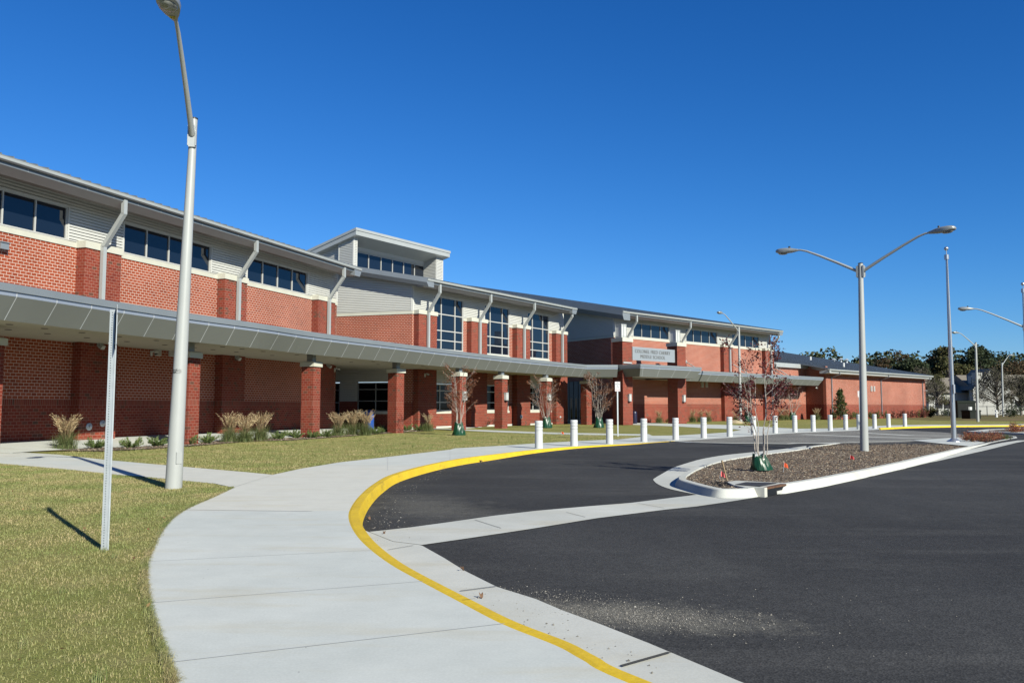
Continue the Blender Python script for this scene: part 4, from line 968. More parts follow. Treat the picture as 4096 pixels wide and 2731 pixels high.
LET = M('letter_grey', (.13, .13, .125), .5)
text('COLONEL FRED CHERRY', .40, (W_*.47, -.07, H_*.67), S, LET, fit=W_*.83, ext=.012, thin=-.002, space=1.12)
text('MIDDLE SCHOOL', .40, (W_*.47, -.07, H_*.28), S, LET, fit=W_*.58, ext=.012, thin=-.002, space=1.12)

# ================================================================== PAVING DETAILS
sheet('plaza_pavers', pav_edge+[G(*zR(1250, 830)), G(*zR(1600, 846)), G(*zR(1760, 862)), G(*zR(1850, 880)), G(*zR(1300, 935)), G(*zR(940, 944)), G(*zR(700, 944)), G(*zR(510, 950)), G(*zR(200, 948)), G(*zR(0, 948)), G(*z8b(1700, 1093)), G(*z8b(1200, 1083))], PAVER, off=-.0025, cuts=())
def line_strip(pts, wd, z, mat, name='concrete_band'):
    mb = MB(); strip(mb, offs(pts, -wd/2), offs(pts, wd/2), z, z); o = mb.build(name, mat); fixn(o)
    if o.data.polygons[0].normal.z < 0: o.data.flip_normals()
    o['kind'] = 'structure'; return o
line_strip([G(*z8b(1050, 1070)), G(*z8b(1200, 1082)), G(*z8b(1700, 1092)), G(*z8b(2352, 1100)), G(*zR(300, 946)), G(*zR(510, 947)), G(*zR(690, 940))], .45, .002, CONC2)
line_strip(pav_edge[:], .30, .003, CONC2)
line_strip([G(*zR(360, 866)), G(*zR(950, 889)), G(*zR(1500, 902))], .6, .0015, CONC2)
line_strip([G(*zR(880, 852)), G(*zR(1330, 876)), G(*zR(1700, 880))], .6, .0017, CONC2)
sheet('flagpole_pad', [G(*zR(1335, 919)), G(*zR(1560, 906)), G(*zR(1760, 893)), G(*zR(1995, 940)), G(*zR(1850, 972)), G(*zR(1600, 948))], CONC, off=.002, cuts=())
# sidewalk score lines: shallow dark grooves across the walk
GROOVE = M('groove', (.62, .62, .58), .9)
def groove(p, q, wd=.007, z=.0035, mat=GROOVE):
    line_strip([p, q], wd, z, mat, 'sidewalk_joint')
for a, b in (((-930, 1323), (1060, 1092)), ((-1020, 970), (590, 843)), ((-1050, 728), (300, 660))):
    groove(G(*z7(*a)), G(*z7(*b)))
groove(G(*z6(1420, 378)), G(*z6(1673, 298)), .012); groove(G(*z6(1120, 514)), G(*z6(1900, 524)), .02, mat=M('cold_joint', (.5, .5, .47), .9))
for a, b in ((1700, 1376), (1700, 1520)), ((2352, 1300), (2352, 1420)):
    groove(G(*z4(*a)), G(*z4(*b)))
for a, b in (((1500, 1243), (1500, 1300)), ((1900, 1215), (1930, 1270)), ((2300, 1198), (2330, 1250))):
    groove(G(*z6b(*a)), G(*z6b(*b)))
def rgroove(a, b, wd=.014):
    p, q = GR(*a), GR(*b); line_strip([p, q], wd, road_z(min(p[1], q[1]))+.014, M('dark_joint', (.07, .065, .055), .9), 'gutter_joint')
rgroove(z7(1745, 1352), z7(2025, 1272), .03); rgroove(z7(795, 908), z7(1010, 880)); rgroove(z7(370, 664), z7(520, 638), .01); rgroove(z7(880, 487), z7(1035, 536), .01); rgroove(z7(1420, 443), z7(1530, 470), .01)
for a, b in (((320, 1130), (0, 1070)), ((1010, 1018), (780, 975))): rgroove(zI(*a), zI(*b), .01)
# second planted island at the far right
i2 = [G(*zR(1828, 849)), G(*zR(2010, 829)), G(*zR(2343, 817)), G(*zR(2700, 812)), G(*zR(2800, 850)), G(*zR(2343, 866)), G(*zR(2180, 860))]
sheet('island_kerb', i2, CONC2, off=.06, skirt=.12, cuts=())
sheet('mulch_bed', [G(*zR(2010, 843)), G(*zR(2100, 834)), G(*zR(2343, 824)), G(*zR(2660, 820)), G(*zR(2700, 842)), G(*zR(2343, 856)), G(*zR(2200, 852))], MULCH, off=.064, cuts=())
# concrete walk beside the school, with the strip of mulch holding the plants
mbed = [G(*z2(185, 1476)), G(*z2(500, 1462)), G(*z2(900, 1468)), G(*z2(1300, 1450)), G(*z2(1860, 1410)), G(*z4(250, 1215)), G(*z4(700, 1205)), G(*z4(1180, 1170)), G(*z4(1700, 1130)), G(*z4(2180, 1100)), G(*z4(2170, 1085)), G(*z4(1700, 1108)), G(*z4(1180, 1145)), G(*z4(700, 1180)), G(*z4(250, 1190)), G(*z2(1860, 1385)), G(*z2(1300, 1425)), G(*z2(900, 1440)), G(*z2(450, 1452))]
sheet('walk_slab', [G(*z2(-60, 1500)), G(*z2(185, 1474))]+mbed[-1:0:-1][:8]+[FB.pt(.2, .1), FBE.pt(-6, .1), FA.pt(tAe+3, .1), FA.pt(tAe, .05), FA.pt(T0A, .05)], CONC, off=.008, skirt=.02, cuts=())
sheet('walk_slab', [mbed[9], mbed[10], G(*z6b(300, 1050)), G(*z6b(600, 1070)), G(*z6b(900, 1040)), G(*z6b(1500, 1020)), G(*z6b(2200, 1000)), FB.pt(tBe+2, -1), FB.pt(tBe, .0), FB.pt(0.1, .0)], CONC, off=.009, skirt=.02, cuts=())
sheet('mulch_bed', mbed, MULCH, off=.016, cuts=())
# sloping apron from the columns up to the wall
mb = MB(); wl = [FA.pt(t, .0) for t in np.linspace(T0A, tAe, 12)]; ml = [FA.pt(t, 3.0) for t in np.linspace(T0A, tAe, 12)]
strip(mb, wl, ml, .20, .012); o = mb.build('walk_slab', CONC); fixn(o); o['kind'] = 'structure'
if o.data.polygons[0].normal.z < 0: o.data.flip_normals()

# ================================================================== STREET FURNITURE
def loft(mb, secs, n=12):
    """secs: (x, halfwidth, ztop, zbot) flattened rings along x"""
    o = len(mb.v)
    for x, hw, zt, zb in secs:
        zc_ = (zt+zb)/2; hh = (zt-zb)/2
        for k in range(n):
            a = 2*PI*k/n; c, s_ = math.cos(a), math.sin(a)
            mb.v.append((x, hw*abs(c)**.7*(1 if c > 0 else -1), zc_+hh*abs(s_)**(.8 if s_ > 0 else .35)*(1 if s_ > 0 else -1)))
    for i in range(len(secs)-1):
        for k in range(n): mb.face([o+i*n+k, o+i*n+(k+1) % n, o+(i+1)*n+(k+1) % n, o+(i+1)*n+k])
    mb.face([o+k for k in range(n)][::-1]); e = o+(len(secs)-1)*n; mb.face([e+k for k in range(n)])
def lamp_post(base, top, r0, r1, arms, label, zatt, group='street lamps around the car park', sticker=None):
    L = empty('street_lamp', base, 0, label, 'street lamp', group)
    b = Vector(base); t = Vector(top)-b
    mb = MB(); mb.tube([(0, 0, -.1), (0, 0, 0), tuple(t*.5), tuple(t)], [r0, r0, (r0+r1)/2, r1], 20); mb.build('pole', POLE, L, smooth=40)
    mb = MB(); mb.lathe([(r1+.006, -.01), (r1+.006, .012), (r1*.7, .022)], 20, tuple(t)); mb.build('pole_cap', BLACK, L)
    for (ex, ey, ez) in arms:
        d = Vector((ex, ey, 0)); Lh = d.length; d.normalize(); ax = t*(zatt/t.z)
        rr = r0+(r1-r0)*zatt/t.z; s = ax+d*(rr+.02)
        P = lambda k, z: s+d*(Lh-rr)*k+Vector((0, 0, z))
        pts = [P(0, 0), P(.3, ez*.36), P(.6, ez*.70), P(.8, ez*.91), P(.9, ez*.98), P(1, ez)]
        a = MB(); a.tube(pts, [.052, .046, .04, .035, .031, .03], 10); ao = a.build('arm', METAL_L, L, smooth=40)
        k = MB(); ang = math.atan2(d.y, d.x)
        k.box(rr-.01, rr+.03, -.06, .06, zatt-.22, zatt+.18); k.box(rr-.0, rr+.05, -.075, -.06, zatt-.2, zatt+.16); k.box(rr-.0, rr+.05, .06, .075, zatt-.2, zatt+.16)
        kb = k.build('arm_bracket', METAL_L, L); kb.location = (ax.x, ax.y, 0); kb.rotation_euler = (0, 0, ang)
        h = MB(); loft(h, [(-.10, .045, .04, -.04), (-.02, .06, .055, -.055), (.12, .115, .085, -.075), (.30, .165, .10, -.08), (.48, .175, .095, -.08), (.60, .15, .075, -.07), (.66, .10, .045, -.05), (.68, .04, .01, -.03)], 14)
        ho = h.build('luminaire', LAMPHEAD, L, smooth=50); ho.location = pts[-1]; ho.rotation_euler = (0, -.06, ang)
        g = MB(); g.lathe([(.02, -.155), (.10, -.14), (.135, -.105), (.145, -.078)], 18); g.v = [(x*1.25+.43, y, z+.02) for x, y, z in g.v]; go = g.build('lens', LENS, None, smooth=60); go.parent = ho
        c = MB(); c.lathe([(.035, .09), (.035, .15), (.028, .155)], 12, (.2, 0, 0)); co = c.build('photocell', BLACK, None); co.parent = ho
        if sticker:
            q = MB(); q.box(.045, .125, -.045, .045, -.0805, -.078); qo = q.build('sticker', M('yellow_sticker', (.75, .6, .03), .5), None); qo.parent = ho
            tx = text(sticker, .075, (.085, 0, -.082), ho, BLACK, name='sticker_number', ext=.001, rot=(PI, 0, -PI/2+PI))
    return L
g1 = G(694, 1950); tp = atY(776, 476, g1[1])
ae = atY(697, 66, 12.9); at_ = (g1[0]+(tp[0]-g1[0])*.95, g1[1]); lamp_post((*g1, 0), tp, .142, .062, [(ae[0]-at_[0], ae[1]-at_[1], ae[2]-(tp[2]-.32))], 'tall pale grey street lamp on the near lawn, its arm reaching towards the viewer', tp[2]-.32, sticker='10')
LP1 = [o for o in bpy.data.objects if o.name == 'street_lamp'][0]
mb = MB(); mb.box(-.05, .05, -.152, -.13, .42, .62); hh = mb.build('hand_hole_cover', POLE, LP1); hh.rotation_euler = (0, 0, .9)
# number plates on the near pole
zz = atY(703, 1486, g1[1])
def plate_on_pole(lx, z, body):
    dirv = Vector((-g1[0], -g1[1], 0)).normalized(); ang = math.atan2(dirv.y, dirv.x)
    f = z/tp[2]; cx, cy = (tp[0]-g1[0])*f, (tp[1]-g1[1])*f; rr = .142+(.062-.142)*f
    q = MB()
    for i in range(6):
        a0 = lx-.16*0-i*.14; a1 = a0-.14
        p = [(rr+.003)*math.cos(a0), (rr+.003)*math.sin(a0), (rr+.003)*math.cos(a1), (rr+.003)*math.sin(a1)]
        q.add([(p[0], p[1], z-.018), (p[2], p[3], z-.018), (p[2], p[3], z+.018), (p[0], p[1], z+.018)], [(0, 1, 2, 3), (3, 2, 1, 0)])
    qo = q.build('number_plate', WHITEP, LP1); qo.location = (cx, cy, 0); qo.rotation_euler = (0, 0, ang)
    for i, chx in enumerate(body):
        a = lx-.07-i*.155
        t = text(chx, .036, (cx+(rr+.006)*math.cos(ang+a)*1, cy+(rr+.006)*math.sin(ang+a), z), LP1, BLACK, name='number', ext=.0008, rot=(PI/2, 0, ang+a+PI/2))
# reads left to right as seen from the walk
plate_on_pole(1.15, zz[2]+.022, ''); plate_on_pole(1.15, zz[2]-.018, '')
dirv = Vector((-g1[0], -g1[1], 0)).normalized(); ang = math.atan2(dirv.y, dirv.x)
f = zz[2]/tp[2]; cx, cy = (tp[0]-g1[0])*f, (tp[1]-g1[1])*f; rr = .142+(.062-.142)*f
for row, (body, dz) in enumerate((('N0118', .022), ('XG09', -.018))):
    for i, chx in enumerate(body):
        a = -1.10+i*.16
        text(chx, .04, (cx+(rr+.006)*math.cos(ang+a), cy+(rr+.006)*math.sin(ang+a), zz[2]+dz), LP1, BLACK, name='number', ext=.0008, rot=(PI/2, 0, ang+a+PI/2))
for o in LP1.children:
    if o.name.startswith('number_plate'): o.rotation_euler.z = ang-.95-.0
g2 = G(3457.6, 1800); tp2 = atY(3442, 1054, g2[1])
lamp_post((*g2, 0), tp2, .135, .075, [(1.62, -1.52, .98), (-1.62, 1.52, .98)], 'two armed grey street lamp standing in the mulch island', tp2[2]-.25)
g3 = G(2963, 1692); tp3 = atY(2955, 1308, g3[1])
lamp_post((*g3, 0), tp3, .13, .09, [(-1.9, -1.9, 1.35)], 'single armed street lamp on the lawn before the entrance, sand heaped at its foot', tp3[2]-.35)
g4 = G(3911.6, 1685.7); tp4 = atY(3903, 1370, g4[1])
lamp_post((*g4, 0), tp4, .13, .09, [(-1.9, -.5, 1.2)], 'single armed street lamp beside the dark green transformer boxes', tp4[2]-.3)
g5 = G(4013, 1664.7); tp5 = atY(4007.6, 1450, g5[1])
lamp_post((*g5, 0), tp5, .13, .10, [(1.9, 1.0, 1.5)], 'farthest street lamp, its arm pointing right, before the grey house', tp5[2]-.3)
p6 = atY(4101, 1285, 45.)
lamp_post((p6[0]+.1, 45, 0), (p6[0], 45, p6[2]), .135, .075, [(-2.3, 1.0, 1.1)], 'street lamp cut off by the right edge, only its left arm in view', p6[2]-.3)
# sand heap at the third lamp
mb = MB(); mb.lathe([(.75, -.02), (.6, .10), (.35, .22), (.1, .28)], 14); o = mb.build('sand_heap', M('sand', (.50, .40, .24), .95, var=.15, vscale=4, bump=.6, bscale=20), smooth=True)
o.location = (g3[0]-.5, g3[1]-.1, 0); tag(o, 'small heap of tan sand at the foot of a street lamp', 'sand')
# flagpoles
def flagpole(x, y, ztop, label, r0=.10):
    F = empty('flagpole', (x, y, 0), 0, label, 'flagpole', 'flagpoles on the island')
    AL = M('polished_aluminium', (.66, .68, .70), .3, metal=.75)
    mb = MB(); mb.tube([(0, 0, 0), (0, 0, ztop*.4), (0, 0, ztop-.55)], [r0, r0*.85, r0*.42], 18); mb.build('pole', AL, F, smooth=40)
    mb = MB(); mb.lathe([(.28, 0), (.27, .03), (.15, .09), (r0+.01, .14)], 24); mb.build('base_collar', AL, F, smooth=40)
    mb = MB(); mb.lathe([(.05, -.56), (.09, -.55), (.09, -.36), (.03, -.34), (.018, -.33), (.018, -.18)], 16, (0, 0, ztop)); mb.build('truck', AL, F, smooth=40)
    mb = MB(); mb.lathe([(.02, -.19)]+[(.085*math.sin(a), -.1-.085*math.cos(a)) for a in np.linspace(.25, PI-.02, 9)], 16, (0, 0, ztop)); mb.build('ball_finial', AL, F, smooth=60)
    mb = MB(); mb.tube([(-.02, -r0-.01, 1.6), (.0, -r0-.03, 2.0), (.01, -.11, ztop*.5), (.0, -.05, ztop-.4)], .007, 6); mb.build('halyard', WHITEP, F)
    mb = MB(); mb.box(-.03, .03, -r0-.09, -r0+.01, 1.95, 2.3); mb.build('halyard_box', AL, F)
    return F
gf = G(3816.5, 1766); flagpole(*gf, atY(3786, 985, gf[1])[2], 'bare silver flagpole on the concrete pad beside the red shrubs')
q = atY(4090, 1128, 43.); flagpole(q[0], 43, q[2], 'bare silver flagpole at the right edge, partly out of view')
# bollards
def bollard(x, y, label):
    B = empty('bollard', (x, y, 0), random.uniform(0, 6), label, 'bollard', 'white bollards along the plaza')
    pr = [(.135, -.02)]
    for z in (.60, .715, .83): pr += [(.135, z-.010), (.120, z-.006), (.120, z+.006), (.135, z+.010)]
    pr += [(.135, .905), (.128, .925), (.115, .932)]
    mb = MB(); mb.lathe(pr, 28); mb.build('post', WHITE, B, smooth=35)
    return B
bx = [155, 362, 571, 773, 960, 1125, 1277, 1418, 1545, 1661, 1769, 1869, 1960, 2037, 2130, 2212, 2308]
by = [359, 345, 333, 320, 309, 299, 291, 279, 270, 264, 260, 256, 250.5, 247, 243.5, 237.5, 233.5]
names = ['first', 'second', 'third', 'fourth', 'fifth', 'sixth', 'seventh', 'eighth', 'ninth', 'tenth', 'eleventh', 'twelfth', 'thirteenth', 'fourteenth', 'fifteenth', 'sixteenth', 'seventeenth']
extra = {0: 'nearest white concrete bollard, where the yellow kerb sweeps round', 2: 'third white bollard, just left of the no parking sign post', 7: 'eighth white bollard, seen through the red leaved island tree', 13: 'fourteenth white bollard, half hidden by the two armed street lamp', 16: 'farthest white bollard, behind the start of the far yellow kerb'}
first = None
for i, (x, y) in enumerate(zip(bx, by)):
    u, v = 2050+x/1.47, 1550+y/1.47
    p = G(u, v-2.0); lab = extra.get(i, '%s white concrete bollard counted from the left of the row' % names[i])
    if first is None: first = bollard(*p, lab)
    else:
        c = copy_tree(first); c.location = (*p, 0); c['label'] = lab; c.rotation_euler.z = random.uniform(0, 6)
# perforated sign post in the near lawn with its plate seen edge on
sp = G(415, 2196); st = atY(452, 1238, sp[1])
PS = empty('sign_post', (*sp, 0), 0, 'perforated galvanised post in the near lawn with a sign plate seen edge on', 'sign')
vz = Vector((st[0]-sp[0], 0, st[2])); ang = math.atan2(-sp[0], sp[1])   # turn to face the viewer
mb = MB(); H = st[2]
def leanbox(m, x0, x1, y0, y1, z0, z1):
    k = vz.x/H; o = len(m.v); m.box(x0, x1, y0, y1, z0, z1)
    for i in range(o, len(m.v)): a, b, c = m.v[i]; m.v[i] = (a+k*c, b, c)
leanbox(mb, -.025, .025, -.008, -.004, -.05, H); leanbox(mb, -.0265, -.0225, -.004, .03, -.05, H); leanbox(mb, .0225, .0265, -.004, .03, -.05, H); leanbox(mb, -.036, -.0265, .026, .030, -.05, H); leanbox(mb, .0265, .036, .026, .030, -.05, H)
mb.cur = 1
k = vz.x/H; z = .035
while z < H-.02:
    o = len(mb.v); cx = k*z
    for j in range(8): mb.v.append((cx+.0052*math.cos(j*PI/4), -.0086, z+.0052*math.sin(j*PI/4)))
    mb.face([o+j for j in range(8)][::-1]); z += .0254*1.0
po_ = mb.build('post', [GALV, BLACK], PS); po_.rotation_euler = (0, 0, 0)
pl = MB(); z1 = atY(462, 1224, sp[1])[2]; z0 = atY(455, 1396, sp[1])[2]
pl.box(-.0015, .0015, -.15, .15, z0, z1); o = pl.build('sign_plate', M('sign_aluminium', (.6, .62, .63), .35, metal=.6), PS)
o.location = (k*z1+.038, -.0, 0); o.rotation_euler = (0, 0, math.atan2(-(k*z1+sp[0]+.038), sp[1])+.02)
mb = MB(); mb.tube([(k*z1-.03, 0, z1-.06), (k*z1+.05, 0, z1-.06)], .008, 8); mb.tube([(k*z0-.03, 0, z0+.06), (k*z0+.05, 0, z0+.06)], .008, 8); mb.build('bolts', GALV, PS)
def parking_sign(u, v, vt, vpb, turn, label, group='no parking signs', wd=.30, p=None):
    p = p or G(u, v); zt = atY(u+4, vt, p[1])[2]; zb_ = atY(u+4, vpb, p[1])[2]
    S_ = empty('parking_sign', (*p, 0), turn, label, 'sign', group)
    mb = MB(); mb.box(-.03, .03, .0, .04, -.05, zt-.03); mb.build('post', GALV, S_)
    h = zt-zb_; mb = MB(); mb.cap(-wd/2, wd/2, -.012, -.004, zb_, zt, 0, 0); mb.build('sign_plate', M('sign_white', (.8, .8, .8), .4), S_)
    mb = MB(); y = -.0135
    for a, b, c, d in ((-wd/2+.01, wd/2-.01, zt-.016, zt-.010), (-wd/2+.01, wd/2-.01, zb_+.010, zb_+.016), (-wd/2+.01, -wd/2+.016, zb_+.016, zt-.016), (wd/2-.016, wd/2-.01, zb_+.016, zt-.016)): mb.box(a, b, y, y+.001, c, d)
    RED = M('sign_red', (.45, .02, .03), .5)
    mb.box(-wd*.30, wd*.30, y, y+.001, zb_+h*.13, zb_+h*.155)
    for s_ in (-1, 1): mb.add([(s_*wd*.26, y, zb_+h*.10), (s_*wd*.26, y, zb_+h*.185), (s_*wd*.40, y, zb_+h*.1425)], [(0, 1, 2), (2, 1, 0)])
    mb.build('border_and_arrow', RED, S_)
    for tx, fz in (('NO', .88), ('PARKING', .73), ('FIRE', .57), ('LANE', .41)): text(tx, h*.155, (0, y, zb_+h*fz), S_, M('sign_ink', (.12, .12, .12), .5), ext=.0006, sx=.8)
    text('TOW ZONE', h*.07, (0, y, zb_+h*.27), S_, RED, ext=.0006)
    return S_
parking_sign(2472, 1744, 1526, 1565, .15, 'white no parking fire lane sign with a red arrow on the strip of lawn', wd=.26)
parking_sign(3441, 1671, 1563, 1588, .3, 'white no parking sign far off beside the tall grey lamp pole', wd=.36, p=FD.pt(FD.t(3438, 1640, 3.5), 3.5))

# ================================================================== THINGS FIXED TO THE WALLS
def sconce(fr, t, d, z, h, label, w_=.26):
    L = empty('wall_lantern', (*fr.pt(t, d), z), PI/2-fr.az, label, 'wall lantern', 'wall lanterns on the columns and piers')
    mb = MB(); mb.box(-w_/2, w_/2, -.18, -.03, .02, h-.02); mb.build('diffuser', WHITEP, L)
    mb = MB(); mb.box(-w_*.35, w_*.35, -.03, 0, -.04, h); 
    for x in (-w_/2-.008, w_/2-.008, -.01): mb.box(x, x+.018, -.196, -.181, 0, h)
    for zz_ in (.0, h*.12, h*.85, h-.02): mb.box(-w_/2-.012, w_/2+.014, -.199, -.03, zz_, zz_+.014)
    mb.build('metal_frame', METAL_L, L)
    mb = MB(); mb.box(-w_*.3, w_*.3, -.15, -.01, -.07, 0); mb.build('base_box', BLACK, L)
def col_sconce(i, u, v0, v1, label):
    fr = colfr[i]; t, z1_ = fr.tz(u, v0, .31); z0_ = fr.z(u, v1, .31); sconce(fr, t, .31, z0_, z1_-z0_, label)
col_sconce(4, 1853, 1565, 1600, 'white wall lantern half hidden behind a leafy young tree')
col_sconce(5, 2020, 1569, 1601, 'white wall lantern on the free standing column right of the narrow window')
col_sconce(6, 2192, 1575, 1602, 'white wall lantern behind the second young tree')
for u, v0, v1, lab in ((2515, 1575, 1605, 'white wall lantern on the left entrance pier'), (2732, 1579, 1607, 'white wall lantern on the right entrance pier')):
    t, z1_ = FP.tz(u, v0, 0.02); z0_ = FP.z(u, v1, 0.02); sconce(FP, t, .0, z0_, z1_-z0_, lab)
def sec_cam(fr, u, v, d, label, side=1):
    t, z = fr.tz(u, v, d)
    L = empty('security_camera', (*fr.pt(t, d), z), PI/2-fr.az, label, 'camera', 'security cameras on the walls')
    mb = MB(); mb.box(-.05, .05, -.04, 0, -.16, .06); mb.tube([(0, -.03, .0), (0, -.16, .05), (0, -.26, .03)], .035, 8); mb.build('bracket', WHITEP, L)
    mb = MB(); mb.lathe([(.04, .03), (.085, .02), (.085, -.04), (.075, -.05)], 14, (0, -.27, 0)); mb.build('housing', WHITEP, L, smooth=40)
    mb = MB(); mb.lathe([(.07*math.cos(a), -.05-.07*math.sin(a)) for a in np.linspace(0, 1.45, 6)], 14, (0, -.27, 0)); mb.build('dome', BLACK, L, smooth=60)
sec_cam(FA, 604, 1408, .42 if False else .0, 'white dome camera under the canopy, left of the wall loudspeaker')
sec_cam(FA, 1338, 1476, .42, 'white dome camera on the last brick pilaster of the left wing')
sec_cam(FB, 1699, 1497, .42, 'white dome camera on the first brick pilaster right of the glazed recess')
sec_cam(FDE, 3270, 1551, .0, 'white camera under the end of the far canopy')
sec_cam(FD, 3698, 1562, .0, 'white camera at the far right corner of the building')
def speaker(fr, u, v, d, label, s=.23, hgt=None):
    t, z = fr.tz(u, v, d); h = (hgt or s)/2
    L = empty('wall_loudspeaker', (*fr.pt(t, d), z), PI/2-fr.az, label, 'loudspeaker', 'square loudspeakers on the walls')
    mb = MB(); mb.box(-s/2, s/2, -.12, 0, -h, h); mb.build('case', WHITEP, L)
    mb = MB(); mb.box(-s*.4, s*.4, -.128, -.121, -h*.8, h*.8); mb.build('grille', SOFFIT_D, L)
speaker(FA, 628, 1411, .0, 'square white loudspeaker on the shaded wall beside the dome camera', .26)
speaker(FA, 683, 1414, .0, 'square white loudspeaker almost hidden behind the near lamp pole', .26)
speaker(FC, 2807, 1538, .0, 'left one of two small white boxes under the canopy right of the piers', .3, .5)
speaker(FC, 2824.5, 1538.5, .0, 'right one of two small white boxes under the canopy right of the piers', .3, .5)
speaker(FD, 3483.5, 1554, .0, 'left one of two small white boxes on the far low wing', .35, .6)
speaker(FD, 3494.5, 1554, .0, 'right one of two small white boxes on the far low wing', .35, .6)
def wall_disc(fr, u, v, d, label, r=.10):
    t, z = fr.tz(u, v, d)
    L = empty('fire_connection', (*fr.pt(t, d), z), PI/2-fr.az, label, 'wall fitting', 'round metal fittings on the brick walls')
    mb = MB(); mb.lathe([(r, 0), (r, .03), (r*.8, .05), (r*.3, .06)], 18); o = mb.build('cover', GALV, L, smooth=40); o.rotation_euler = (PI/2, 0, 0)
    mb = MB(); mb.lathe([(r*.35, .05), (r*.35, .11), (r*.25, .12)], 12); o = mb.build('spout', GALV, L, smooth=40); o.rotation_euler = (PI/2, 0, 0)
wall_disc(FA, 355, 1706, .42, 'round metal wall fitting right of the leftmost plume grass', .14); wall_disc(FA, 409, 1693, .42, 'round metal wall fitting close to the perforated post', .13)
wall_disc(FB, 2084, 1667, .42, 'oval metal wall fitting low on a sunlit pilaster between two young trees', .16); wall_disc(FB, 2241, 1668, .42, 'small bright wall fitting on the last pilaster of the middle wing', .09)
t, z = FA.tz(5, 984, 0); L = empty('wall_floodlight', (*FA.pt(t, 0), z), PI/2-FA.az, 'grey box floodlight on the upper wall at the left edge', 'floodlight')
mb = MB(); mb.box(-.2, .12, -.22, 0, -.13, .09); mb.build('housing', METAL, L); mb = MB(); mb.box(-.22, .14, -.26, 0, .09, .12); mb.build('lid', METAL, L)
# bins
def bin_(u, v, Y, label, mat, r, h, name='recycling_bin'):
    rr_ = ray(u, v); x = rr_[0]/rr_[1]*Y
    L = empty(name, (x, Y, .01), 0, label, 'bin')
    mb = MB(); mb.lathe([(r*.9, 0), (r, .05), (r, h*.82)], 24); mb.build('body', mat, L, smooth=40)
    mb = MB(); mb.lathe([(r*1.05, h*.82), (r*1.05, h*.86), (r*.8, h*.96), (r*.3, h)], 24); mb.build('lid', mat, L, smooth=40)
bin_(1478, 1700, 49.5, 'blue rounded bin partly hidden behind plume grass', M('blue_plastic', (.02, .10, .45), .35), .26, 1.22)
bin_(2538, 1680, 70.5, 'narrow dark navy bin beside the left entrance pier', M('navy_plastic', (.01, .012, .05), .4), .22, 1.05)

# ================================================================== ISLAND: drain, stake, flags
a = G(*zI(1440, 880)); b = G(*zI(1665, 838)); dv = Vector((b[0]-a[0], b[1]-a[1])); Ld = dv.length; ang = math.atan2(dv.y, dv.x)
D = empty('storm_drain', (a[0], a[1], 0), ang, 'kerb inlet drain with a rusty steel lintel at the nose of the island', 'drain')
mb = MB(); mb.box(-.12, 0, -.13, .16, -.15, .012); mb.build('side_block', CONC2, D); mb = MB(); mb.box(Ld, Ld+.13, -.13, .16, -.15, .012); mb.build('side_block', CONC2, D)
mb = MB(); mb.box(0, Ld, -.125, -.115, -.142, -.02); mb.build('opening', BLACK, D)
mb = MB(); mb.box(0, Ld, -.135, -.03, -.022, .008); mb.build('lintel', M('rust', (.16, .075, .035), .85, var=.3, vscale=9), D)
mb = MB(); mb.box(Ld*.5, Ld*.8, -.135, -.126, -.14, -.085); mb.build('rubble', CONC2, D)
inv = lambda p: ((p[0]-a[0])*math.cos(ang)+(p[1]-a[1])*math.sin(ang), -(p[0]-a[0])*math.sin(ang)+(p[1]-a[1])*math.cos(ang))
mb = MB(); mb.poly([inv(G(*zI(*p))) for p in ((1052, 815), (1160, 800), (1720, 826), (1690, 848), (1440, 882), (1300, 886), (1130, 852))], -.04, .004); fixn(mb.build('top_slab', CONC2, D))
mb = MB(); mb.poly([inv(G(*zI(*p))) for p in ((1150, 851), (1275, 824), (1650, 832), (1438, 874))], .0, .016); fixn(mb.build('steel_plate', M('dark_steel', (.05, .045, .04), .7, var=.3, vscale=8), D))
def wire_flag(u, v, label, col, h=.28, lean=(0.03, 0), crumple=False):
    p = G(u, v); L = empty('marker_flag', (*p, 0), random.uniform(-.3, .3), label, 'marker flag', 'small marker flags')
    mb = MB(); mb.tube([(0, 0, -.02), (lean[0], lean[1], h)], .004, 5); mb.build('wire', GALV, L)
    mb = MB(); n = 5
    for i in range(n+1):
        x = lean[0]+i*.022; y = .02*math.sin(i*1.7); mb.v += [(x, y, h-.11-i*.006), (x*.9, y+.012, h+.0-i*.012)]
    for i in range(n): mb.face([2*i, 2*i+2, 2*i+3, 2*i+1])
    mb.build('flag', M('flag_'+label[:6], col, .6), L)
wire_flag(3133, 1884, 'orange marker flag in the mulch right of the green watering bag', (.85, .12, .02), .20)
wire_flag(2245, 1741, 'orange marker flag on the lawn between the first two bollards', (.85, .12, .02), .2)
wire_flag(3398, 1833, 'red marker flag lying low in the mulch near the lamp base', (.5, .03, .03), .1)
wire_flag(3428, 1708, 'small red marker flag beside the lamp pole on the far lawn', (.7, .04, .02), .22)
wire_flag(2878, 1909, 'crumpled pink marker flag beside the wooden stake', (.80, .16, .15), .13)
p = G(2908, 1915); q = G(2892, 1915); mb = MB(); mb.tube([(0, 0, -.03), (-.09, .02, .36)], [.017, .017], 4); o = mb.build('wooden_stake', M('stake_wood', (.42, .30, .17), .8, var=.2, vscale=20)); o.location = (*p, 0); tag(o, 'thin leaning wooden stake in the mulch near the drain', 'stake')
p = G(2882, 1940); mb = MB()
for i in range(40):
    c = Vector((random.gauss(0, .07), random.gauss(0, .035), random.uniform(-.02, .05))); d_ = Vector((random.uniform(-1, 1), random.uniform(-1, 1), random.uniform(-.3, .5)))*.07
    mb.tube([tuple(c), tuple(c+d_)], .006, 4)
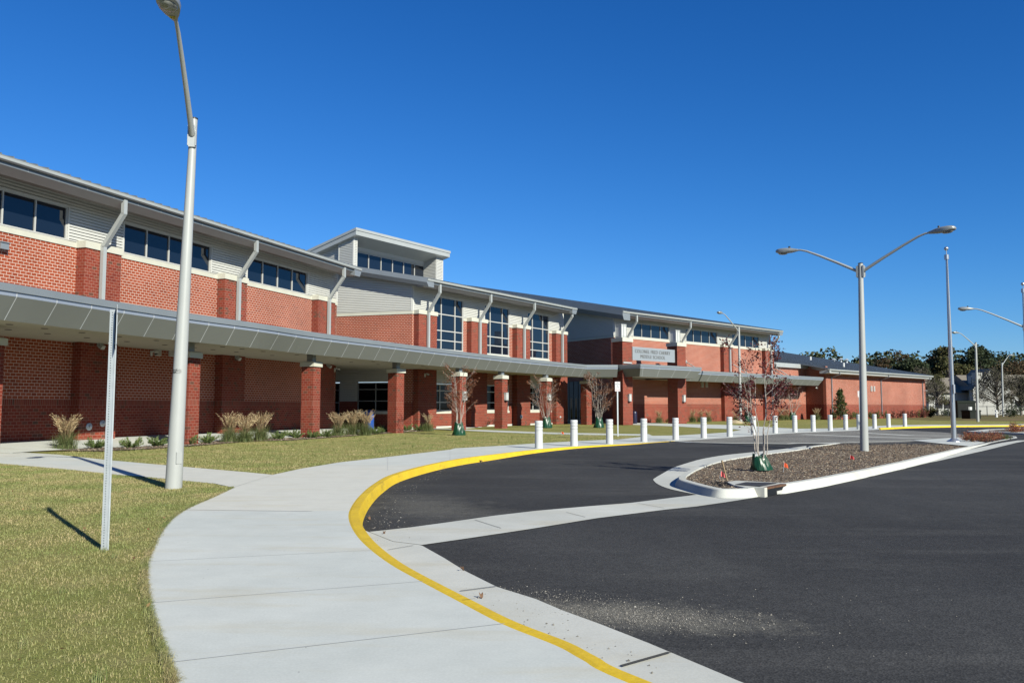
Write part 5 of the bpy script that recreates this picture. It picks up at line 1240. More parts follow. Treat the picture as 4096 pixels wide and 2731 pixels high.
o = mb.build('plastic_scrap', BLACK); o.location = (*p, .01); tag(o, 'tangled black plastic scrap on the island edge', 'litter')

# ================================================================== PLANTS
def blades(name, base, heading, lean, L, wd, mat, segs=3, parent=None, droop=1.0):
    """curved tapering grass blades; arrays of length n"""
    n = len(L); s = np.linspace(0, 1, segs+1); dirx, diry = np.cos(heading), np.sin(heading)
    px, py = -diry, dirx; V = np.zeros((n, segs+1, 2, 3)); 
    for i, q in enumerate(s):
        h = lean*L*(q**1.8); z = L*q*np.sqrt(np.clip(1-(lean*q*.75)**2, .05, 1))-droop*np.clip(lean-.5, 0, 1)*L*q**3*.5
        w_ = wd*(1-q*.85)*.5
        for k, sg in enumerate((-1, 1)):
            V[:, i, k, 0] = base[:, 0]+dirx*h+px*w_*sg; V[:, i, k, 1] = base[:, 1]+diry*h+py*w_*sg; V[:, i, k, 2] = base[:, 2]+z
    V = V.reshape(-1, 3); m = (segs+1)*2
    idx = []
    for i in range(segs): idx.append([2*i, 2*i+1, 2*i+3, 2*i+2])
    F = (np.arange(n)[:, None, None]*m+np.array(idx)[None]).reshape(-1)
    me = bpy.data.meshes.new(name); me.vertices.add(len(V)); me.vertices.foreach_set('co', V.ravel().astype(np.float32))
    nf = n*segs; me.loops.add(nf*4); me.loops.foreach_set('vertex_index', F.astype(np.int32)); me.polygons.add(nf); me.polygons.foreach_set('loop_start', np.arange(0, nf*4, 4, dtype=np.int32))
    me.update(calc_edges=True); me.materials.append(mat); o = bpy.data.objects.new(name, me); COL.objects.link(o)
    if parent is not None: o.parent = parent
    return o
GREENB = leafmat('plume_grass_green', [(.15, .19, .06), (.22, .26, .09), (.12, .17, .07), (.36, .33, .15)])
PLUME = leafmat('plume_tan', [(.58, .44, .24), (.70, .56, .34), (.50, .36, .19), (.36, .20, .13)])
STALK = leafmat('plume_stalk', [(.35, .22, .13), (.45, .33, .18), (.24, .12, .09)])
def plume_grass(x, y, h, label, n=46, dens=1.0, spread=.42):
    T = empty('plume_grass', (x, y, 0), random.uniform(0, 6), label, 'ornamental grass', 'clumps of plume grass by the school')
    k = int(750*dens); bs = np.c_[RNG.normal(0, .13, k), RNG.normal(0, .13, k), np.zeros(k)]
    blades('leaves', bs, RNG.uniform(0, 2*PI, k), RNG.uniform(.15, 1.1, k), h*RNG.uniform(.32, .62, k), np.full(k, .013), GREENB, 4, T)
    ps = []; ns = []; sz = []; st = MB()
    hd = RNG.uniform(0, 2*PI, n); ln = RNG.uniform(.03, spread*.85, n); L_ = h*RNG.uniform(.72, 1.0, n)
    for a_, l_, L1 in zip(hd, ln, L_):
        pts = [Vector((math.cos(a_)*(.05+l_*L1*q**1.7), math.sin(a_)*(.05+l_*L1*q**1.7), L1*q)) for q in (0, .35, .7, .85, 1)]
        st.tube(pts[:4], .004, 3, False); d_ = (pts[4]-pts[2]).normalized(); o_ = Vector((math.cos(a_), math.sin(a_), 0))
        for j in range(26):
            q = j/25; c = pts[2].lerp(pts[4], q*1.1-.1)+Vector(RNG.normal(0, .018, 3))+o_*.10*q*q; ps.append(c); ns.append(d_+o_*(.2+q*.9)+Vector(RNG.normal(0, .25, 3))); sz.append(.11*(1.15-q*.5))
    st.build('stalks', STALK, T); leafmesh('plumes', np.array(ps), np.array(ns), np.array(sz), PLUME, T, aspect=6)
    return T
pg = [(262, 1797, 1652, 1.35, 'leftmost plume grass, a single clump at the tip of the lawn'), (917, 1768, 1645, 1, 'left one of three plume grasses between the first two columns'), (980, 1767, 1655, 1, 'middle one of three plume grasses between the first two columns'), (1043, 1762, 1641, 1, 'right one of three plume grasses between the first two columns'),
      (1353, 1744, 1645, 1, 'left one of three plume grasses by the blue bin'), (1409, 1740, 1637, 1, 'middle one of three plume grasses by the blue bin'), (1461, 1740, 1636, 1, 'right one of three plume grasses, in front of the blue bin'), (1711, 1723, 1650, .4, 'sparse plume grass before the sunlit first pilaster of the middle wing'),
      (2636, 1687, 1638, .5, 'plume grass between the two entrance piers'), (2770, 1682, 1634, .5, 'first plume grass right of the entrance piers'), (2802, 1681, 1636, .5, 'second plume grass right of the entrance piers'), (2833, 1680, 1637, .5, 'third plume grass right of the entrance piers'),
      (2945, 1679, 1636, .4, 'plume grass just left of the third street lamp'), (3125, 1674, 1628, .5, 'left plume grass of the pair behind the row of bollards'), (3146, 1672, 1630, .4, 'right plume grass of the pair behind the row of bollards'), (3267, 1671, 1629, .8, 'pale plume grass against the shaded corner of the far wing')]
for u, v, vt_, de, lab in pg:
    x, y = G(u, v); 
    if u > 2600: x, y = {2636: FC.pt(FC.t(2636, 1660, 1.2), 1.2), 2770: FC.pt(FC.t(2770, 1660, 1.2), 1.2), 2802: FC.pt(FC.t(2802, 1660, 1.2), 1.2), 2833: FC.pt(FC.t(2833, 1660, 1.2), 1.2), 2945: FC.pt(FC.t(2945, 1660, 1.4), 1.4), 3125: FC.pt(FC.t(3125, 1660, 1.2), 1.2), 3146: FC.pt(FC.t(3146, 1660, 1.2), 1.2), 3267: FD.pt(FD.t(3267, 1660, .4), .4)}[u]
    h_ = atY(u, vt_, y)[2]
    plume_grass(x, y, h_, lab, n=int(50*min(1.2, de)), dens=.6+.4*min(1, de), spread=.5 if de >= 1 else .35)
JUN = leafmat('juniper_green', [(.10, .17, .05), (.15, .22, .06), (.22, .27, .08), (.07, .12, .05)])
def juniper(x, y, r, h, label, blue=False):
    T = empty('juniper', (x, y, 0), random.uniform(0, 6), label, 'shrub', 'low juniper shrubs along the bed')
    k = 26; ps = []; ns = []; sz = []; mb = MB()
    for i in range(k):
        a_ = RNG.uniform(0, 2*PI); el = RNG.uniform(.25, 1.1); L1 = r*RNG.uniform(.6, 1.05)
        tip = Vector((math.cos(a_)*L1*math.cos(el*.9), math.sin(a_)*L1*math.cos(el*.9), h*RNG.uniform(.5, 1.05)*math.sin(el)+.03))
        mb.tube([(0, 0, 0), tuple(tip*.5+Vector((0, 0, .02))), tuple(tip)], [.008, .006, .003], 4, False)
        for j in range(60):
            q = RNG.uniform(.15, 1.05); c = tip*q+Vector(RNG.normal(0, .02, 3)); d_ = tip.normalized()+Vector(RNG.normal(0, .45, 3))+Vector((0, 0, .3)); ps.append(c); ns.append(d_); sz.append(RNG.uniform(.06, .12))
    mb.build('stems', STALK, T); leafmesh('foliage', np.array(ps), np.array(ns), np.array(sz), JUN, T, aspect=5)
jn = [(388, 1794, 'leftmost juniper, behind the perforated sign post'), (524, 1791, 'second juniper from the left, right of the perforated post'), (625, 1785, 'third juniper from the left, just before the near lamp pole'), (750, 1777, 'juniper at the foot of the nearest full column'), (830, 1773, 'juniper right of the nearest full column'), (1118, 1757, 'left one of two junipers between the plume grasses and the second column'), (1181, 1753, 'right one of two junipers left of the second column'), (1250, 1752, 'juniper at the foot of the second column'), (1309, 1749, 'juniper left of the plume grasses by the blue bin'),
      (1505, 1735, 'juniper just right of the blue bin'), (1543, 1729, 'juniper left of the third column foot'), (1577, 1728, 'juniper at the foot of the third column'), (1627, 1723, 'juniper right of the third column'), (1675, 1723, 'dark juniper left of the sparse plume grass'), (2663, 1688, 'juniper beside the right entrance pier on its left'), (2751, 1684, 'juniper right of the right entrance pier'), (2858, 1683, 'left one of two junipers right of the pier grasses'), (2887, 1680, 'right one of two junipers right of the pier grasses')]
for u, v, lab in jn:
    x, y = G(u, v); juniper(x, y, .46 if u < 2000 else .6, .42, lab)
PURP = leafmat('purple_leaf', [(.05, .018, .03), (.10, .03, .04), (.035, .02, .025), (.14, .05, .05)])
def loose_shrub(x, y, r, h, mat, label, group, name='shrub', n=420, leaf=.05, stems=14, stemmat=STALK):
    T = empty(name, (x, y, 0), random.uniform(0, 6), label, 'shrub', group); mb = MB(); ps = []; ns = []
    for i in range(stems):
        a_ = RNG.uniform(0, 2*PI); rr_ = r*RNG.uniform(.2, 1); tip = Vector((math.cos(a_)*rr_, math.sin(a_)*rr_, h*RNG.uniform(.55, 1.0)*(1-.35*(rr_/r)**2)))
        mb.tube([(0, 0, 0), tuple(tip*.55+Vector((0, 0, h*.1))), tuple(tip)], [.008, .006, .003], 4, False)
        for j in range(n//stems):
            q = RNG.uniform(.3, 1.06); ps.append(tip*q+Vector(RNG.normal(0, r*.11, 3))); ns.append(Vector(RNG.normal(0, 1, 3))+tip.normalized()*.6)
    P_ = np.array(ps); P_[:, 2] = np.clip(P_[:, 2], .01, None)
    mb.build('stems', stemmat, T); leafmesh('foliage', P_, np.array(ns), RNG.uniform(.6, 1.3, len(ps))*leaf, mat, T)
for i, (u, v) in enumerate([(1888, 1707), (1945, 1705), (1972, 1704), (2021, 1701), (2055, 1700), (2082, 1699), (2107, 1698), (2130, 1695), (2225, 1696), (2255, 1691), (2327, 1689)]):
    x, y = G(u, v); lab = ['dark purple shrub just right of the first young tree', 'leftmost of two purple shrubs before the narrow window', 'right one of two purple shrubs before the narrow window', 'dark purple shrub at the foot of the lantern column', 'purple shrub right of the lantern column', 'purple shrub before the pilaster with the oval fitting', 'purple shrub at that pilaster\'s right corner, before its shaded side', 'reddish shrub under the second window of the middle wing', 'purple shrub right of the second young tree', 'purple shrub before the last pilaster of the middle wing', 'purple shrub by the dark doorway, left of the third young tree'][i]
    loose_shrub(x, y, .5, .65, PURP, lab, 'dark purple shrubs by the middle wing', n=300, leaf=.07)
NAND = leafmat('nandina_red', [(.30, .07, .035), (.42, .12, .05), (.22, .06, .04), (.30, .20, .09)])
HEDG = leafmat('hedge_green', [(.06, .10, .025), (.12, .16, .04), (.17, .19, .06)])
HEDR = leafmat('hedge_red', [(.16, .045, .035), (.24, .08, .05), (.10, .05, .035)])
HX = [(655, 0), (700, 1), (748, 1), (815, 0), (848, 0), (900, 0), (955, 0), (990, 1), (1040, 0), (1100, 0), (1180, 1), (1235, 1), (1278, 1), (1325, 1), (1365, 1), (1398, 0), (1440, 1), (1470, 1), (1497, 0)]
for i, (x_, red) in enumerate(HX):
    u = 3050+x_/2.24; t = FD.t(u, 1668, .9); x, y = FD.pt(t, .9)
    loose_shrub(x, y, .55, 1.15 if red else 1.05, HEDR if red else HEDG, 'the %s shrub counted from the left along the far low wing, %s' % (names[i] if i < 17 else ['eighteenth', 'last'][i-17], 'rusty red' if red else 'green'), 'upright shrubs along the far low wing', n=300, leaf=.14, stems=10)
for i, (x_, y_, r_) in enumerate([(1830, 905, .35), (1880, 915, .5), (1960, 915, .55), (2035, 908, .5), (2085, 898, .45)]):
    x, y = G(*zR(x_, y_+18)); loose_shrub(x, y, r_, .42, NAND, ['small red shrub nearest the silver flagpole', 'second red shrub right of the flagpole', 'middle one of the five red shrubs right of the flagpole', 'fourth red shrub right of the flagpole', 'red shrub at the tip of the island, next to green ground cover'][i], 'red shrubs at the island tip', n=700, leaf=.05, stems=20)
for x_, y_, r_, lab in ((2235, 858, .7, 'red shrub on the far right island, left one'), (2290, 855, .7, 'red shrub on the far right island, right one')):
    x, y = G(*zR(x_, y_)); loose_shrub(x, y, r_, .55, NAND, lab, 'red shrubs on the far island', n=500, leaf=.08)
x, y = G(*zR(2160, 908)); loose_shrub(x, y, .5, .18, HEDG, 'low green ground cover plant at the tip of the island', 'ground cover', n=500, leaf=.05)

# ---------------------------------------------------------------- young trees with watering bags
BARK = M('pale_bark', (.50, .44, .38), .85, var=.25, vscale=14)
BAG = M('green_bag', (.010, .065, .026), .35, spec=.4, var=.15, vscale=5)
def watering_bag(T, r, h, tilt=0):
    bm = bmesh.new(); n = 28; m = 12; vs = []
    for j in range(m+1):
        q = j/m; rr_ = r*(1.0-.45*q**1.3); row = []
        for i in range(n):
            a_ = 2*PI*i/n; f_ = 1+.10*math.sin(3*a_+q*2.2)+.05*math.sin(5*a_+q*4)+.03*math.sin(9*a_-q*5)
            zt = h*q+(.10*h*math.sin(2*a_+1) if q > .8 else 0)*(q-.8)/.2
            row.append(bm.verts.new((rr_*f_*math.cos(a_)+tilt*q, rr_*f_*.75*math.sin(a_), zt)))
        vs.append(row)
    for j in range(m):
        for i in range(n): bm.faces.new((vs[j][i], vs[j][(i+1) % n], vs[j+1][(i+1) % n], vs[j+1][i]))
    bm.faces.new(vs[m])
    me = bpy.data.meshes.new('watering_bag'); bm.to_mesh(me); bm.free(); me.materials.append(BAG); o = bpy.data.objects.new('watering_bag', me); COL.objects.link(o); o.parent = T
    mb = MB(); mb.box(-.03, .03, -.05, .0, h*.86, h*1.04); t = mb.build('bag_tag', WHITEP, None); t.parent = o; t.location = (tilt-.05, -.05, 0)
def myrtle(x, y, h, label, mat, nstem=6, spread=.5, nleaf=1400, leaf=.07, bag=True, bare=.35, bagr=.26, r0=.022, seed=1, tilt=0.0, low=.3, bagh=.5):
    rnd = random.Random(seed); T = empty('young_tree', (x, y, 0), rnd.uniform(-.3, .3), label, 'tree', 'young multi-stemmed trees with green watering bags')
    mb = MB(); tips = []
    for s_ in range(nstem):
        a_ = 2*PI*s_/nstem+rnd.uniform(-.3, .3); sp_ = spread*rnd.uniform(.35, 1.0); H_ = h*rnd.uniform(.72, 1.0)
        pts = []; x0 = math.cos(a_)*.05; y0 = math.sin(a_)*.05
        for j in range(8):
            q = j/7; w_ = .03*math.sin(j*2.1+s_); pts.append(Vector((x0+math.cos(a_)*sp_*q**.85+w_, y0+math.sin(a_)*sp_*q**.85+w_*.6, .1+(H_-.1)*q)))
        mb.tube([tuple(p) for p in pts], [r0*(1-.82*j/7) for j in range(8)], 6, False)
        for b_ in range(9):
            q = low+(1-low)*rnd.random(); k_ = min(6, int(q*7)); p = pts[k_].lerp(pts[k_+1], q*7-k_)
            ba = a_+rnd.uniform(-1.5, 1.5); bl = h*rnd.uniform(.10, .24)*(1.25-q*.6); e_ = p+Vector((math.cos(ba)*bl*.75, math.sin(ba)*bl*.75, bl*.75))
            md = p.lerp(e_, .5)+Vector((0, 0, -bl*.06)); mb.tube([tuple(p), tuple(md), tuple(e_)], [r0*.30, r0*.22, r0*.09], 4, False); tips.append((p, md, e_))
            for c_ in range(3):
                ca = ba+rnd.uniform(-1.2, 1.2); cl = bl*rnd.uniform(.35, .7); s2 = md.lerp(e_, rnd.random()); e2 = s2+Vector((math.cos(ca)*cl*.8, math.sin(ca)*cl*.8, cl*rnd.uniform(.2, .9))); mb.tube([tuple(s2), tuple(e2)], [r0*.18, r0*.08], 3, False); tips.append((s2, s2.lerp(e2, .5), e2))
    mb.build('trunk', BARK, T)
    if nleaf:
        act = [t for t in tips if rnd.random() > bare]; ps = []; ns = []
        for i in range(nleaf):
            t = act[rnd.randrange(len(act))]; q = rnd.random()**.6; p = t[0].lerp(t[2], .25+.8*q); ps.append(p+Vector((rnd.gauss(0, leaf*.8), rnd.gauss(0, leaf*.8), rnd.gauss(0, leaf*.8)))); ns.append(Vector((rnd.gauss(0, 1), rnd.gauss(0, 1), rnd.gauss(.2, .8))))
        leafmesh('crown', np.array(ps), np.array(ns), RNG.uniform(.6, 1.25, nleaf)*leaf, mat, T, aspect=1.9)
    if bag: watering_bag(T, bagr, bagh, tilt)
    return T
RUST = leafmat('rust_leaf', [(.22, .075, .04), (.28, .11, .055), (.14, .05, .03), (.32, .17, .08)])
BURG = leafmat('burgundy_leaf', [(.09, .016, .018), (.17, .028, .026), (.05, .012, .015), (.22, .06, .035)], .5)
def tree_at(u, v, vt_, **k):
    x, y = G(u, v); return myrtle(x, y, atY(u, vt_, y)[2], **k)
tree_at(1834, 1740, 1474, label='young tree with rusty leaves before the fourth column, leftmost of three on the lawn', mat=RUST, seed=3, nleaf=2200, leaf=.075, spread=.58, nstem=6, bare=.2, bagr=.32, bagh=.62, r0=.019)
tree_at(2186, 1711, 1505, label='young tree behind the nearest bollard, middle one of three on the lawn', mat=RUST, seed=8, nleaf=1500, leaf=.08, spread=.9, nstem=7, bare=.35, bagr=.35, bagh=.72, r0=.02)
tree_at(2395, 1710, 1488, label='young tree left of the no parking sign, right one of three on the lawn', mat=RUST, seed=12, nleaf=2000, leaf=.08, spread=.75, nstem=7, bare=.15, bagr=.34, bagh=.68, r0=.02)
T4 = tree_at(3046, 1879, 1378, label='young tree with burgundy leaves and a sagging green bag in the mulch island', mat=BURG, seed=21, nleaf=2700, leaf=.062, spread=.43, nstem=6, bare=.36, bagr=.23, bagh=.34, r0=.016, tilt=-.06, low=.34)
tree_at(2990, 1686, 1560, label='bare young tree behind the bollards with an upright green bag', mat=RUST, seed=31, nleaf=0, spread=.9, nstem=5, bagr=.42, bagh=1.0, r0=.03)
tree_at(3170, 1679, 1542, label='bare pale young tree far off beside the shaded corner, with a dark bag', mat=RUST, seed=33, nleaf=160, leaf=.1, spread=1.2, nstem=6, bagr=.45, bagh=.8, r0=.03)
# magnolia before the far wing
x, y = FD.pt(FD.t(3362, 1640, 2.2), 2.2); hM = atY(3360, 1556, y)[2]
T = empty('magnolia', (x, y, 0), 0, 'slim conical evergreen tree before the far low wing', 'tree')
MAG = leafmat('magnolia_leaf', [(.035, .075, .02), (.07, .12, .03), (.12, .13, .05), (.20, .14, .06)], .35)
mb = MB(); mb.tube([(0, 0, 0), (0, 0, hM*.95)], [.05, .012], 8); ps = []; ns = []
for i in range(60):
    q = .1+.88*i/60; r_ = (1.02-q)**.75*1.15*RNG.uniform(.6, 1); a_ = i*2.4; e_ = Vector((math.cos(a_)*r_, math.sin(a_)*r_, hM*q+.25*r_)); mb.tube([(0, 0, hM*q), tuple(e_)], [.015, .006], 4, False)
    for j in range(30): ps.append(Vector((0, 0, hM*q)).lerp(e_, RNG.uniform(.3, 1.05))+Vector(RNG.normal(0, .09, 3))); ns.append(Vector(RNG.normal(0, 1, 3)))
mb.build('trunk', M('magnolia_bark', (.16, .13, .11), .9), T); leafmesh('crown', np.array(ps), np.array(ns), RNG.uniform(.13, .26, len(ps)), MAG, T, aspect=1.9)

# ---------------------------------------------------------------- far trees
def far_tree(u, vb, vt_, Y, wpx, cols, label, dens=1.0, bare=0, name='tree', leaf=.42, group='trees behind the school', trunkfrac=.3, shape=1.0, seed=None, twig=False):
    rnd = np.random.default_rng(int(u)+7)
    x = atY(u, vb, Y)[0]; H_ = atY(u, vt_, Y)[2]; Rr = wpx/2/3354*Y
    T = empty(name, (x, Y, 0), 0, label, 'tree', group); mb = MB(); ps = []; ns = []; rr_ = .012*H_+.08
    mb.tube([(0, 0, -.3), (.1, 0, H_*.3), (0, .1, H_*.62)], [rr_*1.3, rr_, rr_*.55], 7)
    nb = 22 if not twig else 60
    for i in range(nb):
        q = trunkfrac+(1-trunkfrac)*rnd.random()**.8; a_ = rnd.uniform(0, 2*PI); prof = math.sin(PI*min(1, max(.05, (q-trunkfrac*.7)/(1.02-trunkfrac*.7)))**.75)**.6
        rad = Rr*prof*rnd.uniform(.45, 1.0); c = Vector((math.cos(a_)*rad, math.sin(a_)*rad, H_*q*(.93+.07*rnd.random())))
        s_ = Vector((0, 0, H_*max(.18, min(.6, q*.6)))); m_ = s_.lerp(c, .5)+Vector((0, 0, H_*.02)); mb.tube([tuple(s_), tuple(m_), tuple(c)], [rr_*.45, rr_*.25, rr_*.08], 5, False)
        if twig:
            for j in range(14):
                e_ = c.lerp(m_, rnd.random())+Vector(rnd.normal(0, Rr*.16, 3)); mb.tube([tuple(m_.lerp(c, rnd.random())), tuple(e_)], [rr_*.12, rr_*.04], 3, False)
        k = int((170 if not twig else 60)*dens); cr_ = Rr*rnd.uniform(.20, .36)
        for j in range(k):
            d_ = rnd.normal(0, 1, 3); d_ /= np.linalg.norm(d_); ps.append(np.array(c)+d_*cr_*rnd.random()**.4*np.array([1.15, 1.15, .75])); ns.append(rnd.normal(0, 1, 3))
    mb.build('trunk', M('far_bark', (.20, .17, .14) if not twig else (.20, .17, .14), .9), T)
    leafmesh('crown', np.array(ps), np.array(ns), rnd.uniform(.5, 1.3, len(ps))*leaf, leafmat('far_leaf', cols, .8, .15), T, aspect=1.5)
    return T
DG = [(.025, .045, .018), (.045, .065, .025), (.06, .075, .03), (.03, .04, .02)]
RG = [(.05, .055, .025), (.11, .07, .035), (.14, .085, .045), (.04, .05, .025)]
OL = [(.05, .065, .022), (.09, .095, .03), (.12, .105, .035), (.06, .05, .025)]
GB = [(.07, .065, .04), (.10, .085, .055), (.065, .07, .032)]
far_tree(3535, 1668, 1404, 190, 95, RG, 'rust tinged tree leaning out above the right end of the far roof', .7)
far_tree(3612, 1668, 1400, 195, 110, RG, 'open crowned reddish tree above the far roof end', .55)
far_tree(3650, 1668, 1432, 175, 190, DG, 'dense dark rounded tree behind the far roof end', 2.4, trunkfrac=.2, leaf=.5)
far_tree(3735, 1668, 1418, 185, 70, RG, 'thin leggy tree with sky around its crown, left of the silver flagpole', .5)
far_tree(3800, 1668, 1397, 180, 200, OL, 'olive green tree directly behind the silver flagpole', 2.2, trunkfrac=.2, leaf=.5)
far_tree(3940, 1668, 1390, 190, 250, DG, 'tallest broad dark green tree right of the flagpole', 2.6, trunkfrac=.2, leaf=.5)
far_tree(4055, 1668, 1436, 185, 210, RG, 'brownish green tree sloping down to the right edge', 1.2)
far_tree(4140, 1668, 1470, 185, 150, DG, 'dark tree cut by the right edge of the view', 1.0)
far_tree(3455, 1668, 1452, 200, 110, DG, 'dark tree top peeping over the far roof left of the lamp pole', 1.0)
far_tree(3375, 1668, 1441, 200, 55, DG, 'small tree top behind the roof vents', 1.0)
far_tree(3500, 1668, 1455, 200, 80, DG, 'dark tree top peeping over the far roof right of the lamp pole', 1.0)
far_tree(3690, 1668, 1470, 135, 130, GB, 'grey brown thinly leaved tree at the right corner of the school', .9, twig=True, leaf=.22, group='bare trees by the houses')
far_tree(3750, 1668, 1500, 140, 110, OL, 'olive twiggy tree left of the flagpole, before the houses', .8, twig=True, leaf=.22, group='bare trees by the houses')
far_tree(3990, 1668, 1480, 130, 190, GB, 'wide bare twiggy tree before the white gabled house', 1.3, twig=True, leaf=.2, group='bare trees by the houses')
far_tree(4085, 1668, 1500, 132, 120, GB, 'bare twiggy tree at the right edge before the grey roofed house', 1.2, twig=True, leaf=.2, group='bare trees by the houses')
# distant mass of woodland behind them all
n = 42000; xs = RNG.uniform(55, 190, n); ys = RNG.uniform(200, 225, n); top = 13.2+1.6*np.sin(xs*.35)+1.2*np.sin(xs*.9+1); P_ = np.c_[xs, ys, RNG.random(n)**.7*top]
o = leafmesh('woodland', P_, RNG.normal(0, 1, (n, 3)), RNG.uniform(.5, 1.2, n), leafmat('wood_leaf', DG+OL, .9, .1), aspect=1.4); o['kind'] = 'stuff'
# hedge and shrubs at the far edge
def far_shrub(u, Y, r, h, label, mat=None):
    x = atY(u, 1640, Y)[0]; loose_shrub(x, Y, r, h, mat or leafmat('fs', DG), label, 'shrubs at the far edge', n=900, leaf=.25, stems=14)
far_shrub(4035, 118, 2.0, 1.9, 'wide dark bush right of the farthest street lamp'); far_shrub(3720, 112, 1.0, 1.6, 'green bush at the right corner of the school', leafmat('fs2', OL)); far_shrub(3800, 130, 2.4, 1.0, 'low dark bush behind the flagpole')

# ---------------------------------------------------------------- houses, fence, transformer boxes
HWALL = M('pale_siding', (.50, .49, .45), .7, var=.04); HROOF = M('grey_shingle', (.25, .215, .17), .9, var=.12, vscale=3, fine=.1)
def house(u0, u1, Y, zw, zr_, depth, label, gables=(), chim=(), wins=()):
    x0 = atY(u0, 1640, Y)[0]; x1 = atY(u1, 1640, Y)[0]; Hh = empty('house', ((x0+x1)/2, Y, 0), 0, label, 'house', 'houses beyond the school'); W2 = (x1-x0)/2
    mb = MB(); mb.box(-W2, W2, 0, depth, -.2, zw); mb.build('wall', HWALL, Hh)
    mb = MB(); e_ = .5; mb.add([(-W2-e_, -e_, zw-.1), (W2+e_, -e_, zw-.1), (W2+e_, depth/2, zr_), (-W2-e_, depth/2, zr_), (W2+e_, depth+e_, zw-.1), (-W2-e_, depth+e_, zw-.1)], [(0, 1, 2, 3), (3, 2, 4, 5), (0, 3, 5), (1, 4, 2)])
    rf = mb.build('roof', HROOF, Hh)
    for gx, gw, gz in gables:
        x = atY(gx, 1640, Y)[0]-(x0+x1)/2; mb = MB(); mb.box(x-gw/2, x+gw/2, -1.2, .05, -.2, zw); mb.add([(x-gw/2, -1.2, zw), (x+gw/2, -1.2, zw), (x, -1.2, gz), (x-gw/2, depth/2, zw), (x+gw/2, depth/2, zw), (x, depth/2, gz)], [(0, 1, 2), (0, 2, 5, 3), (1, 4, 5, 2)]); mb.build('gable_wall', HWALL, Hh)
        mb = MB(); mb.add([(x-gw/2-.4, -1.6, zw-.25), (x, -1.6, gz+.15), (x, depth/2, gz+.15), (x-gw/2-.4, depth/2, zw-.25), (x+gw/2+.4, -1.6, zw-.25), (x+gw/2+.4, depth/2, zw-.25)], [(0, 1, 2, 3), (1, 4, 5, 2)]); mb.build('gable_roof', HROOF, Hh)
    for cx_, z in chim:
        x = atY(cx_, 1640, Y)[0]-(x0+x1)/2; mb = MB(); mb.box(x-.6, x+.6, -1.3, -.1, 0, z); mb.build('chimney', HWALL, Hh)
    for wx, wz in wins:
        x = atY(wx, 1640, Y)[0]-(x0+x1)/2; mb = MB(); mb.box(x-.8, x+.8, -.08, -.0, wz, wz+1.5); wo = mb.build('window', WHITEP, Hh); mb = MB(); mb.box(x-.68, x+.68, -.1, -.081, wz+.12, wz+1.38); p_ = mb.build('pane', GLASS_D, None); p_.parent = wo
house(3716, 3880, 150, 4.0, 6.8, 10, 'long pale house with a grey roof left of the lamp posts', chim=[(3888, 6.9)], wins=[(3755, 1.0), (3790, 1.0), (3850, 1.0), (3835, 4.2)][:3])
house(3900, 4020, 148, 4.6, 7.2, 10, 'white gabled house between the two far lamp posts', gables=[(3955, 6.5, 8.0)], chim=[(3905, 7.4)], wins=[(3925, 1.2), (3990, 1.2)])
house(4050, 4200, 152, 3.8, 7.4, 11, 'grey roofed house at the right edge', wins=[(4075, 1.2), (4092, 1.2)])
FEN = empty('fence', (*atY(3715, 1650, 125)[:2], 0), 0, 'low dark metal fence running before the far houses', 'fence')
L_ = 50; mb = MB(); mb.box(0, L_, -.03, .03, 1.42, 1.5); mb.box(0, L_, -.02, .02, .25, .3); mb.build('rail', BLACK, FEN)
for i in range(18): mb = MB(); mb.box(i*2.9-.04, i*2.9+.04, -.04, .04, 0, 1.55); mb.build('fence_post', BLACK, FEN)
DGREEN = M('dark_green_paint', (.008, .014, .008), .7, spec=.2)
def cabinet(u0, u1, v0, Y, label, ribs=False):
    x0 = atY(u0, 1650, Y)[0]; x1, _, z1 = atY(u1, v0, Y); Cb = empty('transformer_box', ((x0+x1)/2, Y, 0), .1, label, 'utility box', 'dark green utility boxes'); W2 = (x1-x0)/2
    mb = MB(); mb.box(-W2, W2, 0, 1.6, 0, z1*.88); mb.build('cabinet', DGREEN, Cb); mb = MB(); mb.cap(-W2-.05, W2+.05, -.05, 1.65, z1*.88, z1, .1, .05); mb.build('lid', DGREEN, Cb)
    mb = MB(); mb.box(-.02, .02, -.02, -.001, .1, z1*.85); mb.box(-W2*.9, W2*.9, -.015, -.001, z1*.1, z1*.12)
    if ribs:
        for i in range(12): mb.box(-W2+.1+i*W2*.11, -W2+.14+i*W2*.11, -.05, -.002, .2, z1*.8)
    mb.build('panel_ribs', BLACK, Cb)
    mb = MB(); mb.box(W2*.2, W2*.6, -.03, -.021, z1*.45, z1*.65); mb.build('warning_label', WHITEP, Cb)
cabinet(3829, 3903, 1603, 108, 'tall dark green ribbed transformer box behind the lamp post', True)
cabinet(3879, 3924, 1641, 99, 'smaller dark green utility box with a pale label at the lamp foot')
x, y = G(3986, 1668)
Hy = empty('hydrant', (x, min(y, 118), 0), 0, 'small white hydrant on the far verge', 'hydrant'); mb = MB(); mb.lathe([(.18, 0), (.14, .1), (.13, .75), (.17, .78), (.15, .9), (.05, 1.0)], 12); mb.build('barrel', WHITEP, Hy, smooth=40); mb = MB(); mb.tube([(-.28, 0, .6), (.28, 0, .6)], .07, 10); mb.build('nozzle', WHITEP, Hy)
# car bits at the far right are too small to show

